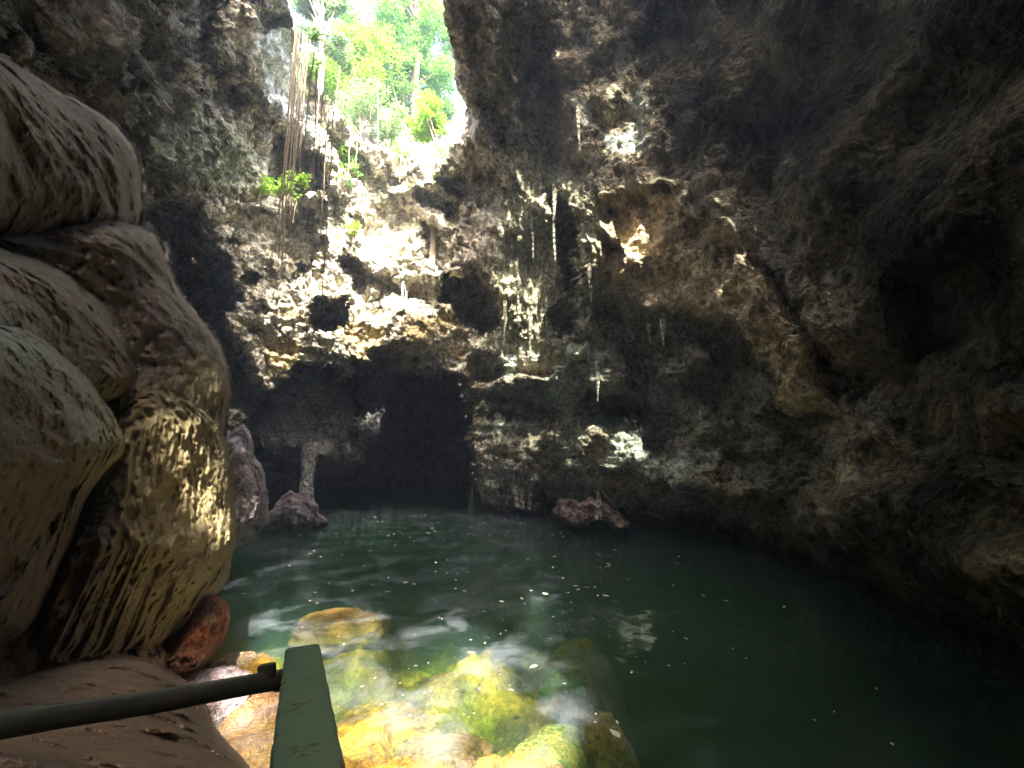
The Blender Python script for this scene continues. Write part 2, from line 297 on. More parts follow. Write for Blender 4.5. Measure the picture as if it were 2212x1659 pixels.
# big dark cavern at the back
CAVERN = [(560, 880), (600, 835), (640, 800), (700, 797), (735, 822), (780, 795), (830, 762), (850, 790), (905, 812), (960, 812), (992, 820), (1008, 880), (1018, 960), (1030, 1060), (1034, 1260), (560, 1260), (500, 1100), (490, 960)]
kcav = sst(-4, 6, pdist(WX + 7 * wc, WY + 9 * wd + 6 * wb, CAVERN))
o += kcav * (44.0 - Rr)
def towards(poly, target, soft):       # bring the rock inside a polygon to a given distance
    global o
    d = pdist(WX + 5 * wc, WY + 5 * wd, poly); k_ = sst(-soft, soft, d); o = o + k_ * np.minimum(target - (Rr + o), 0)
towards([(735, 815), (835, 752), (850, 800), (825, 880), (770, 905), (735, 870)], 27.0, 10)
towards([(540, 870), (600, 825), (640, 805), (700, 812), (745, 840), (770, 880), (815, 950), (790, 1010), (700, 1012), (640, 985), (560, 965), (500, 950)], 22.8, 10)
towards([(540, 930), (620, 925), (720, 950), (730, 1012), (640, 990), (560, 970), (500, 960)], 22.3, 30)
towards([(768, 918), (812, 888), (832, 870), (830, 935), (790, 940)], 21.6, 5)
# right hand ceiling slab, nearer than the back wall
SLAB = [(1085, -900), (1110, 40), (1180, 60), (1200, 170), (1216, 240), (1200, 320), (1192, 400), (1250, 452), (1300, 500), (1345, 545), (1330, 470), (1290, 440), (1360, 405), (1430, 385), (1470, 440), (1560, 480), (1620, 560),
        (1700, 590), (1740, 690), (1800, 760), (1810, 870), (1900, 960), (2000, 1000), (2300, 1100), (2400, 900), (2400, -900)]
kslab = sst(-8, 8, pdist(WX, WY, SLAB)); o += kslab * -0.7
# other steps: (polygon, metres, softness)
ST = [([(1108, 190), (1180, 158), (1213, 240), (1208, 310), (1192, 345), (1120, 280)], 0.7, 10),
      ([(1195, 400), (1218, 440), (1252, 470), (1245, 560), (1238, 625), (1222, 620), (1205, 540), (1192, 470)], 2.8, 5),
      ([(965, 575), (1030, 585), (1068, 640), (1072, 700), (1035, 722), (990, 690), (955, 640)], 5.0, 12),
      ([(1005, 770), (1050, 762), (1088, 800), (1075, 822), (1000, 825)], 1.6, 8),
      ([(995, 835), (1060, 828), (1120, 845), (1150, 870), (1080, 880), (1030, 865), (1000, 900)], 1.3, 6),
      ([(1000, 830), (1080, 812), (1180, 818), (1260, 800), (1250, 830), (1120, 850), (1040, 850)], -0.35, 14),
      ([(1030, 890), (1100, 905), (1220, 930), (1330, 945), (1400, 880), (1380, 840), (1300, 830), (1240, 860), (1150, 880)], 1.0, 10),
      ([(1250, 850), (1340, 840), (1400, 880), (1390, 930), (1300, 925), (1260, 900)], 1.6, 12),
      ([(1345, 760), (1400, 760), (1430, 840), (1500, 850), (1500, 1000), (1420, 980), (1380, 900)], 1.5, 14),
      ([(1290, 900), (1420, 915), (1520, 930), (1560, 1050), (1540, 1100), (1300, 1090), (1230, 1030), (1250, 960)], -1.0, 12),
      ([(1160, 960), (1240, 970), (1290, 1020), (1300, 1060), (1180, 1100), (1155, 1060)], 1.0, 8),
      ([(1080, 900), (1130, 910), (1150, 960), (1150, 1100), (1050, 1110), (1040, 1000)], -0.5, 10),
      ([(1240, 760), (1330, 780), (1370, 800), (1340, 870), (1300, 860), (1250, 800)], -0.9, 8),
      ([(1270, 660), (1400, 670), (1560, 700), (1680, 740), (1680, 860), (1560, 900), (1500, 850), (1420, 770), (1330, 740)], 0.5, 20),
      ([(1485, 755), (1530, 750), (1530, 800), (1500, 830), (1470, 810)], -0.7, 8),
      ([(1685, 730), (1760, 720), (1800, 800), (1795, 880), (1730, 870), (1690, 800)], -0.25, 14),
      ([(1560, 880), (1700, 900), (1800, 1000), (1800, 1100), (1650, 1080), (1560, 1000)], 0.9, 24),
      ([(1930, 600), (2080, 540), (2300, 560), (2300, 860), (2150, 850), (1980, 760)], 2.0, 50),
      ([(1800, 770), (1990, 790), (2150, 880), (2300, 950), (2300, 1050), (2000, 980), (1850, 880)], 1.2, 40),
      # left side
      ([(355, 530), (425, 552), (500, 580), (515, 640), (505, 700), (530, 760), (575, 840), (560, 900), (480, 860), (400, 660)], 4.0, 8),
      ([(300, 370), (350, 420), (440, 470), (470, 560), (400, 560), (330, 520), (290, 440)], 1.5, 12),
      ([(320, 200), (380, 170), (450, 220), (520, 290), (590, 370), (580, 420), (480, 415), (380, 400), (320, 330)], -0.7, 16),
      ([(150, 90), (230, 60), (330, 150), (350, 200), (300, 280), (230, 250), (150, 190)], -0.7, 16),
      ([(0, 60), (60, 100), (110, 150), (90, 190), (0, 140)], -0.9, 12),
      ([(455, -50), (560, 40), (560, 130), (556, 200), (500, 150), (455, 110), (468, 60)], -0.9, 10),
      ([(420, -40), (470, -40), (475, 60), (445, 110), (480, 170), (520, 220), (470, 240), (400, 170), (380, 60)], 1.4, 14),
      ([(560, 80), (640, 60), (640, 270), (600, 260), (556, 200)], -0.5, 10),
      ([(590, 275), (650, 270), (700, 330), (690, 400), (640, 425), (600, 400)], 2.2, 8),
      ([(640, 420), (700, 440), (700, 560), (680, 600), (620, 590), (610, 500)], 2.8, 10),
      ([(675, 655), (740, 640), (755, 690), (720, 720), (668, 715)], 3.4, 8),
      ([(480, 425), (560, 432), (640, 425), (640, 440), (560, 452), (490, 445)], -0.6, 5),
      ([(740, 560), (800, 570), (850, 600), (930, 600), (980, 640), (940, 680), (860, 640), (780, 620)], 1.2, 10),
      ([(905, 480), (970, 490), (990, 560), (960, 590), (910, 560)], 0.9, 8),
      ([(760, 470), (830, 480), (850, 560), (800, 565), (740, 540)], 0.4, 8),
      ([(830, 360), (900, 370), (880, 400), (840, 400)], 0.9, 6),
      ([(960, 440), (1010, 440), (1020, 480), (980, 500)], 0.9, 6)]
for p, off, sft in ST: o += off * sst(-sft, sft, pdist(WX + 9 * wc, WY + 9 * wd, p))
o += 0.9 * sst(-30, 30, pdist(PX, PY, [(1290, 445), (1360, 400), (1470, 430), (1610, 560), (1740, 740), (1800, 880), (1720, 880), (1560, 700), (1290, 620)])) * np.clip((1450 - PX) / 150, -1, 1)
# hook shaped overhanging rock over the bright pinnacle
hk = ell(WX, WY, 888, 722, 66, 44, 20); o += -1.6 * np.sqrt(np.clip(hk, 0, 1))
o += 2.5 * np.sqrt(np.clip(ell(WX, WY, 868, 770, 30, 42, -30), 0, 1))
# dark openings
for (cx_, cy_, a, b, dp, an) in [(1221, 690, 30, 44, 2.5, 0), (710, 685, 50, 44, 4.0, -20), (1305, 880, 70, 40, 1.2, 0), (500, 515, 26, 18, 1.4, 20), (452, 482, 24, 16, 1.2, 30), (545, 596, 18, 16, 1.0, 0), (485, 560, 22, 22, 1.4, 0),
                             (600, 655, 18, 16, 0.8, 0), (590, 585, 15, 12, 0.6, 0), (630, 735, 24, 14, 0.9, 0), (560, 720, 24, 16, 0.7, 0), (650, 590, 20, 16, 0.8, 0), (820, 640, 22, 24, 0.9, 0), (860, 690, 14, 20, 0.7, 0),
                             (420, 120, 50, 22, 1.2, 50), (270, 160, 60, 26, 1.5, 60), (60, 60, 40, 20, 1.4, 60), (240, 260, 50, 22, 1.0, 30), (1040, 445, 16, 10, .4, 40)]:
    o += dp * np.clip(ell(WX + 12 * wc, WY + 12 * wd, cx_, cy_, a, b, an) * 2.2, 0, 1)
# ridges and ledges that catch the sun: polyline, half width, height
def line(pts, hw, h):
    d = np.full(PX.shape, 1e9)
    for (ax, ay), (bx, by) in zip(pts[:-1], pts[1:]):
        ex_, ey_ = bx - ax, by - ay; t = np.clip(((WX - ax) * ex_ + (WY - ay) * ey_) / (ex_ ** 2 + ey_ ** 2), 0, 1)
        d = np.minimum(d, np.hypot(WX - ax - t * ex_, WY - ay - t * ey_))
    return -h * np.sqrt(np.clip(1 - (d / hw) ** 2, 0, 1))
o += line([(600, 225), (650, 280), (720, 360), (770, 430), (760, 520), (800, 570)], 26, 1.0)
o += line([(740, 265), (830, 350), (900, 385), (990, 350), (1010, 290)], 26, 1.2)
o += line([(830, 430), (870, 400), (930, 400), (1000, 440)], 16, 0.6)
o += line([(850, 400), (900, 440), (960, 500), (990, 560), (975, 620)], 20, 0.7)
o += line([(955, -40), (985, 60), (1000, 120), (1012, 230), (1040, 300), (1100, 380), (1180, 470)], 22, 0.7)
o += line([(1060, 20), (1080, 90), (1115, 150), (1112, 190)], 14, 0.6)
o += line([(560, 620), (520, 700), (545, 770), (590, 840)], 14, 0.6)
o += line([(580, 640), (640, 700), (700, 740), (800, 790)], 18, 0.5)
o += line([(1010, 850), (1100, 830), (1200, 810), (1260, 760)], 14, 0.6)
o += line([(300, 200), (320, 330), (380, 400), (450, 440), (500, 520), (520, 600)], 16, 0.8)
o += line([(1560, 480), (1600, 560), (1640, 640)], 20, .5)
# cracks
for pts in [[(1180, 60), (1205, 180), (1218, 240)], [(1215, 330), (1270, 400), (1330, 470)], [(1040, 560), (1000, 520), (960, 545), (900, 500)], [(1130, 300), (1190, 380), (1240, 440)], [(1080, 300), (1100, 380), (1140, 440)]]:
    o += line(pts, 4, -0.3)
vis = (PX > -400) & (PX < 2600) & (PY > -600) & (PY < 1500) & (D @ FW > 0.15)
o = np.where(vis, o, 0.0)

# region weights for texture of the rock
REG_PIT = sst(-30, 20, pdist(PX, PY, [(470, 400), (640, 230), (740, 250), (900, 370), (1010, 400), (1010, 800), (900, 830), (760, 840), (590, 870), (500, 700)]))
REG_DRIP = sst(-30, 30, pdist(PX, PY, [(1030, 330), (1150, 330), (1290, 420), (1300, 640), (1320, 780), (1180, 800), (1050, 760), (1020, 560)]))
REG_DRIP2 = sst(-30, 30, pdist(PX, PY, [(1580, 480), (1780, 500), (1860, 640), (1820, 800), (1560, 860), (1350, 800), (1300, 700), (1500, 620)]))
REG_LOW = sst(-30, 30, pdist(PX, PY, [(1030, 760), (1330, 760), (1600, 880), (1650, 1150), (1040, 1110)]))
REG_FOLD = sst(-40, 60, pdist(PX, PY, [(-500, -500), (560, -500), (600, 300), (480, 400), (300, 480), (-500, 500)]))
P1 = CAM + D * (Rr + o)[..., None]
big = fbm(P1, 3, 0.28) * 0.5
med = fbm(P1, 5, 0.9) * (0.30 + 0.06 * sst(1150, 1400, PX) * sst(1800, 1600, PX) - 0.12 * sst(1650, 1850, PX))
rid = fbm(P1 + 9, 4, 0.7, True) * 0.16
f1, f2 = worley(P1 + 0.35 * np.stack([med, -med, rid], -1), 1.5)
g1, g2 = worley(P1 * np.array([1, 1, 1.5]) + 31, 3.6)
pits = -np.exp(-(f1 / 0.36) ** 2) * 0.5 + np.clip(0.35 - (g2 - g1), 0, 1) * -0.16 + np.exp(-(g1 / 0.3) ** 2) * 0.22
# vertical drips: noise stretched along z
Pd = P1 * np.array([3.2, 3.2, 0.38]); dr = np.clip(1 - 3.2 * np.abs(noise(Pd + 5)), 0, 1) ** 1.3 * -0.27 + np.clip(1 - 3.0 * np.abs(noise(Pd * np.array([2.1, 2.1, 1.6]) + 25)), 0, 1) * -0.13
lay = fbm(P1 * np.array([0.7, 0.7, 4.5]), 4, 0.7) * 0.16
Pf = P1 @ np.array([[0.8, 0, 0.6], [0, 1, 0], [-0.6, 0, 0.8]]).T * np.array([1.6, 1.6, 0.35]); fold = fbm(Pf, 4, 0.75, True) * 0.3
fine = fbm(P1 + 70, 4, 3.5) * 0.08 + fbm(P1 * np.array([1, 1, 1.6]) + 170, 3, 3.2, True) * 0.05 * REG_PIT
disp = big + med * (1 - 0.35 * REG_PIT) + rid - pits * (0.22 + 0.62 * REG_PIT) + dr * (REG_DRIP + 0.6 * REG_DRIP2 + 0.35 * REG_LOW) + lay * (0.25 + REG_LOW) * sst(R_(34), R_(22), EL) + fbm(P1 + 130, 4, 1.9) * 0.16 * sst(R_(20), R_(34), EL) * (1 - REG_PIT) + fine * (0.6 + 1.0 * REG_PIT) - fold * REG_FOLD
calm = sst(-40, 160, pdist(PX, PY, [(1300, -900), (1380, 150), (1560, 330), (1780, 520), (1860, 760), (1900, 940), (1700, 1050), (1700, 1400), (3500, 1600), (3500, -900)])); disp = big + (disp - big) * (1 - 0.45 * calm)
near = sst(6.0, 17.0, Rr); disp = big + (disp - big) * lerp(0.7, 1.0, near) + fbm(P1 + 11, 4, 4.0) * 0.04 * (1 - near) + np.sqrt(np.clip(1 - worley(P1 + 3, 2.6)[0] * 1.1, 0, 1)) * -0.13 * sst(18, 11, Rr)
wlf = sst(0, R_(2.5), np.abs(EL - elw)); big = big * lerp(0.35, 1, wlf); disp = disp * lerp(0.35, 1, wlf)
# swell and sink along the wall's own normal (partly along the view) so that steep parts keep their grain
Ps = CAM + D * (Rr + big)[..., None]; ga = np.gradient(Ps, axis=1); ge = np.gradient(Ps, axis=0); Nn = np.cross(ga, ge); Nn /= np.linalg.norm(Nn, axis=-1, keepdims=True) + 1e-9
Nn *= np.sign((Nn * D).sum(-1))[..., None]; Nn = 0.75 * Nn + 0.25 * D; Nn /= np.linalg.norm(Nn, axis=-1, keepdims=True)
P = CAM + D * np.maximum(Rr + o + big, np.minimum(Rr * 0.72, 16.0))[..., None] + Nn * (disp - big)[..., None]
Rf = np.linalg.norm(P - CAM, axis=-1)
P[..., 2] = np.maximum(P[..., 2], -6.5)

# colours (albedo)
nb = fbm(P, 4, 0.45); nc = fbm(P + 40, 4, 1.3)
col = np.zeros(P.shape) + np.array([0.34, 0.30, 0.225])
col = mixc(col, (0.20, 0.185, 0.14), sst(-0.1, 0.5, nb) * 0.8)
col = mixc(col, (0.42, 0.31, 0.25), sst(0.05, 0.6, nc) * 0.5)
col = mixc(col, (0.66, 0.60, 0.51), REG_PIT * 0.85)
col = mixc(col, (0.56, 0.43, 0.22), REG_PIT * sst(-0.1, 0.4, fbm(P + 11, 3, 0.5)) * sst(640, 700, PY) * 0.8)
col = mixc(col, (0.60, 0.56, 0.40), REG_DRIP * 0.8)
col = mixc(col, (0.58, 0.49, 0.42), sst(-20, 20, pdist(PX, PY, [(1000, 120), (1110, 380), (1060, 560), (980, 560), (960, 400)])) * 0.7)
col = mixc(col, (0.42, 0.33, 0.28), sst(-5, 10, pdist(WX, WY, ST[0][0])) * 0.9)
col = mixc(col, (0.44, 0.50, 0.42), REG_LOW * sst(-0.35, 0.25, nb) * 0.9)
tan = sst(-18, 14, pdist(WX, WY, [(1290, 445), (1360, 410), (1430, 395), (1470, 445), (1560, 485), (1610, 560), (1690, 620), (1740, 740), (1800, 880), (1720, 880), (1660, 760), (1560, 700), (1420, 650), (1290, 620), (1270, 540), (1350, 545)]))
col = mixc(col, (0.16, 0.155, 0.115), sst(-20, 60, pdist(PX, PY, [(1250, 640), (1420, 660), (1680, 700), (1900, 960), (1650, 1150), (1500, 900), (1330, 800)])) * 0.7)  # surround of the tan band darkened to stand in for relief shading
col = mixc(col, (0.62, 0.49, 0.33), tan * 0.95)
col = mixc(col, (0.50, 0.26, 0.16), np.clip(ell(WX, WY, 1425, 420, 34, 30) * 2, 0, 1) * 0.4)
for (cx_, cy_, a, b, an) in [(1375, 235, 22, 75, 15), (1355, 300, 60, 22, 0), (1255, 245, 15, 32, -15), (1345, 120, 30, 45, 0), (1455, 70, 34, 60, 10)]:   # pale patches: sunlight thrown up by the water, painted into the colour
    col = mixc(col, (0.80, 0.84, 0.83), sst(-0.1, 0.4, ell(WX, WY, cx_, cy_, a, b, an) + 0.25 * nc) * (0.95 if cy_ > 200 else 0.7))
pale_strip = sst(-14, 14, pdist(WX, WY, [(560, 90), (632, 60), (650, 200), (700, 300), (640, 280), (560, 215)])); col = mixc(col, (0.62, 0.64, 0.66), pale_strip * 0.9)  # paler grey strip left of the opening
col = mixc(col, (0.33, 0.37, 0.26), sst(-30, 30, pdist(PX, PY, [(380, 220), (560, 320), (590, 410), (380, 400), (320, 330)])) * 0.7)
col = mixc(col, (0.11, 0.07, 0.05), sst(0.9, 0.1, P[..., 2] + 0.3 * nc) * 0.85)          # iron-dark band at the waterline
painted_shade = sst(-40, 160, pdist(PX + 30 * nb, PY + 30 * nb, [(1240, -900), (1300, 200), (1420, 360), (1560, 440), (1750, 560), (1840, 760), (1900, 940), (1650, 1050), (1700, 1400), (3500, 1600), (3500, -900)]))
col = mixc(col, (0.26, 0.23, 0.13), painted_shade * 0.6)
col = col * (1 - 0.96 * painted_shade * np.clip(0.85 + 0.5 * nb, 0, 1))[..., None]  # right ceiling darkened in its colour, standing in for missing light
col = mixc(col, (0.15, 0.155, 0.165), kcav * 0.9)  # shade of the cavern put into the rock colour
moss = sst(0.05, 0.5, fbm(P + 90, 4, 0.8)) * sst(0, 60, pdist(PX, PY, [(560, 230), (740, 220), (1020, 330), (1000, 460), (760, 600), (680, 480)]))
col = mixc(col, (0.20, 0.27, 0.10), moss * 0.6)

col = col * np.array([0.99, 1.0, 0.89])
# sky opening and, overhead behind the picture, unseen openings added and shaped to aim the sun
hd = pdist(PX + wa * 7, PY + wb * 7, HOLE); inhole = (hd > 0) & (D @ FW > 0.1)
def shell_idx(Pt):
    v = Pt - CAM; a = np.degrees(np.arctan2(v[..., 0], v[..., 1])); e = np.degrees(np.arctan2(v[..., 2], np.hypot(v[..., 0], v[..., 1])))
    return np.clip(np.searchsorted(el, e), 0, len(el) - 1), np.clip(np.searchsorted(az, a), 0, len(az) - 1)
frame = (PX > -60) & (PX < 2272) & (PY > -50) & (D @ FW > 0.05)
overhead = (P[..., 2] > 7) & ~frame
# follow the sun's ray through each bit of roof down to what it would land on
Q = P[overhead]; land = np.full(Q.shape, np.nan); alive = np.ones(len(Q), bool); cur = Q + SUN * 1.2
LX0, LY0, LS, LR, LU = RELIEF_R['flowstone_wall']; onleft = np.zeros(len(Q), bool)
for k_ in range(170):
    idx = np.nonzero(alive)[0]; c_ = cur[idx]
    ii, jj = shell_idx(c_); r_ = np.linalg.norm(c_ - CAM, axis=-1)
    hit = (c_[:, 2] <= 0) | (r_ > Rf[ii, jj])
    lx, ly = proj(c_); gi = np.nan_to_num((ly - LY0) / LS, nan=-9).astype(int); gj = np.nan_to_num((lx - LX0) / LS, nan=-9).astype(int)
    ok_ = (gi >= 0) & (gj >= 0) & (gi < LR.shape[0]) & (gj < LR.shape[1]); gi = np.where(ok_, gi, 0); gj = np.where(ok_, gj, 0)
    hl = ok_ & (LU[gi, gj] > 0) & (r_ > LR[gi, gj] - 0.1); hit |= hl; onleft[idx[hl]] = True
    land[idx[hit]] = c_[hit]; alive[idx[hit]] = False; cur[idx] += SUN * 0.3
QX, QY = proj(np.nan_to_num(land, nan=0.0)); QX = np.nan_to_num(QX, nan=-9999.0); QY = np.nan_to_num(QY, nan=-9999.0)
water_hit = land[:, 2] <= 0.05
nq = fbm(np.nan_to_num(land, nan=0.0) + 3, 3, 0.8)
SUNPATCH = [[(490, 1285), (600, 1272), (660, 1300), (690, 1330), (680, 1440), (560, 1490), (430, 1480), (410, 1390)], [(640, 1255), (690, 1255), (700, 1278), (640, 1285)], [(730, 1262), (790, 1262), (790, 1285), (730, 1285)],
            [(640, 1305), (800, 1300), (830, 1345), (820, 1400), (660, 1420)], [(960, 1262), (1010, 1262), (1010, 1276), (960, 1276)], [(1120, 1262), (1195, 1262), (1205, 1300), (1215, 1360), (1160, 1350)],
            [(500, 1470), (680, 1410), (780, 1400), (860, 1390), (900, 1360), (980, 1330), (1060, 1350), (1120, 1400), (1210, 1390), (1235, 1440), (1250, 1540), (1290, 1660), (1310, 1860), (560, 1860), (520, 1760), (455, 1640), (450, 1560), (500, 1490)]]
WALLPATCH = [[(478, 440), (560, 395), (600, 225), (660, 180), (1010, 340), (1010, 470), (985, 560), (955, 600), (1000, 740), (990, 800), (900, 820), (830, 800), (740, 825), (590, 850), (540, 760), (520, 640), (490, 560)],
             [(770, 915), (812, 888), (832, 872), (830, 935), (790, 937)], [(1035, 870), (1075, 875), (1070, 900), (1040, 895)], [(560, 90), (632, 60), (640, 230), (590, 240), (556, 190)]]
DAPPLE = [([(1010, 330), (1150, 300), (1200, 380), (1300, 560), (1310, 770), (1180, 800), (1040, 780), (1010, 700)], 0.62), ([(1040, 780), (1330, 770), (1340, 900), (1200, 960), (1040, 900)], 0.55), ([(1130, 900), (1300, 900), (1560, 910), (1560, 1110), (1130, 1110)], 0.33),
          ([(1290, 440), (1430, 400), (1560, 480), (1620, 560), (1600, 600), (1440, 620), (1280, 540)], 0.8), ([(1270, 560), (1440, 620), (1590, 660), (1560, 700), (1400, 690), (1270, 640)], 0.8), ([(1570, 560), (1740, 560), (1740, 740), (1600, 720)], 0.6), ([(1680, 720), (1760, 715), (1810, 880), (1720, 880)], 0.8),
          ([(1480, 750), (1530, 745), (1530, 830), (1480, 820)], 0.6), ([(1300, 180), (1420, 180), (1400, 340), (1300, 340)], 0.33)]
lit = np.zeros(len(Q), bool)
wcov = np.zeros(len(Q))
for p in SUNPATCH: wcov = np.maximum(wcov, sst(-10, 16, pdist(QX + nq * 26, QY + nq * 12, p)) * water_hit)
for p in WALLPATCH: lit |= (pdist(QX + nq * 14, QY + nq * 14, p) > 0) & ~water_hit & (nq > -0.75)
LEFTPATCH = [[(440, 1100), (478, 1090), (500, 1160), (480, 1185), (445, 1170)]]
lit &= ~onleft
for p in LEFTPATCH: lit |= (pdist(QX + nq * 10, QY + nq * 10, p) > 0) & onleft
# unseen roof riddled with random gaps, added to dapple chosen walls
nd = fbm(np.nan_to_num(land, nan=0.0) + 60, 4, 1.0); covq = np.zeros(len(Q))
for p, c_ in DAPPLE: covq = np.maximum(covq, c_ * sst(-25, 15, pdist(QX + nq * 14, QY + nq * 14, p)) * sst(-1.1, -0.1, nd) * 1.15 * (~water_hit & ~onleft))
wl_ = np.zeros(len(Q), bool); wl_ |= (pdist(QX + nq * 14, QY + nq * 14, WALLPATCH[0]) > 0) & ~water_hit; covq = np.where(wl_ & lit, 0.62, covq); lit &= ~wl_
wn_ = fbm(np.nan_to_num(land, nan=0.0) * np.array([1.0, 0.7, 0]) + 44, 4, 1.3); wcov = wcov * np.clip(0.68 + 0.7 * wn_, 0.15, 1) * ~onleft
bl_ = (pdist(QX, QY, [(760, 860), (850, 860), (850, 950), (760, 950)]) > 0) & ~water_hit & lit; covq = np.where(bl_, 0.35, covq); lit &= ~bl_
covq = np.maximum(covq, wcov)
cov = np.zeros(PX.shape); cov[overhead] = covq
cutm = np.zeros(PX.shape, bool); cutm[overhead] = lit
hd = np.where(PY < -50, -1, hd)
cut = ((hd > 0) & (D @ FW > 0.1)) | cutm
cov4 = np.minimum(np.minimum(cov[:-1, :-1], cov[:-1, 1:]), np.minimum(cov[1:, :-1], cov[1:, 1:])); gap = rng.random(cov4.shape) < cov4
k4 = ~cut; k4 = k4[:-1, :-1] & k4[:-1, 1:] & k4[1:, :-1] & k4[1:, 1:] & ~gap
F = gridfaces(len(el), len(az)).reshape(len(el) - 1, len(az) - 1, 4)[k4]
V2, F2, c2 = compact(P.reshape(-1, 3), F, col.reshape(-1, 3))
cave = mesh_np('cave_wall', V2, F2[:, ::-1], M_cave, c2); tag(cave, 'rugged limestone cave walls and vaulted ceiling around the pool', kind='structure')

# sampler of the shell: distance along any picture direction
def shell_R(x, y):
    d = ray(x, y); a = np.degrees(np.arctan2(d[..., 0], d[..., 1])); e = np.degrees(np.arcsin(d[..., 2]))
    return Rf[np.clip(np.searchsorted(el, e), 0, len(el) - 1), np.clip(np.searchsorted(az, a), 0, len(az) - 1)]

# ------------------------------------------------------------------ pool bed and water
xs = np.concatenate([np.arange(-16, -6, 0.25), np.arange(-6, 3.5, 0.045), np.arange(3.5, 16, 0.25)])
ys = np.concatenate([np.arange(-10, 2.5, 0.3), np.arange(2.5, 12, 0.045), np.arange(12, 66, 0.5)])
X, Y = np.meshgrid(xs, ys); Z0 = np.zeros_like(X); B = np.stack([X, Y, Z0], -1)
bx, by = proj(B); bx = np.nan_to_num(bx, nan=-999.0); by = np.nan_to_num(by, nan=5000.0)
n2 = fbm(B, 4, 0.35); n3 = fbm(B + 20, 5, 1.1)
dep = 1.15 + 0.4 * n2 + 0.25 * n3
dep = lerp(dep, 6.2, sst(0.4, 3.2, X + 0.6 * n2 - 0.12 * (Y - 5)))
dep = lerp(dep, 3.6, sst(9, 14, Y))
shal = sst(-60, 70, pdist(bx, by, [(400, 1400), (480, 1350), (600, 1340), (650, 1430), (590, 1480), (720, 1500), (800, 1460), (880, 1470), (870, 1540), (1000, 1600), (1080, 1540), (1150, 1560), (1280, 1640), (1300, 2400), (-800, 2400), (300, 1500)]))
midbed = sst(-40, 60, pdist(bx, by, [(560, 1330), (680, 1300), (820, 1310), (900, 1330), (1010, 1290), (1100, 1330), (1000, 1380), (860, 1400), (760, 1400), (640, 1400)])); dep = dep - 0.55 * midbed * 0.5 * sst(2.2, 1.2, dep)
dep = lerp(dep, 0.20 + 0.08 * n3 + 0.06 * n2, shal * 0.97)
q1, q2 = worley(B + 0.3 * np.stack([n3, n2, Z0], -1), 0.8); r1, r2 = worley(B * 1.0 + 7 + 0.15 * n3[..., None], 4.2)
coral = sst(-40, 40, pdist(bx, by, [(960, 1560), (1090, 1510), (1180, 1560), (1320, 1640), (1330, 1800), (900, 1800)]))
dep -= 0.20 * np.sqrt(np.clip(1 - q1 * 1.2, 0, 1)) * sst(3.5, 1.0, dep)
dep -= (0.06 + 0.12 * coral) * np.clip((r2 - r1) * 2.5, 0, 1) * sst(3.0, 1.0, dep)
dep -= 0.06 * fbm(B + 60, 4, 3.0)
dep = np.maximum(dep, 0.04)
bc = np.zeros(B.shape) + np.array([0.50, 0.27, 0.03])
bc = mixc(bc, (0.46, 0.25, 0.09), sst(0.1, -0.4, n2) * 0.5)
bc = mixc(bc, (0.46, 0.25, 0.13), sst(760, 480, bx) * sst(1440, 1540, by) * 0.8)
bc = mixc(bc, (0.24, 0.24, 0.07), sst(0.15, 0.5, n3) * 0.5)
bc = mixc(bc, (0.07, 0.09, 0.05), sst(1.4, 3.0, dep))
bed = mesh_np('pool_bed', np.stack([X, Y, -dep], -1).reshape(-1, 3), gridfaces(len(ys), len(xs)), M_bed, bc.reshape(-1, 3)); tag(bed, 'yellow algae covered rock bed of the pool', kind='structure')

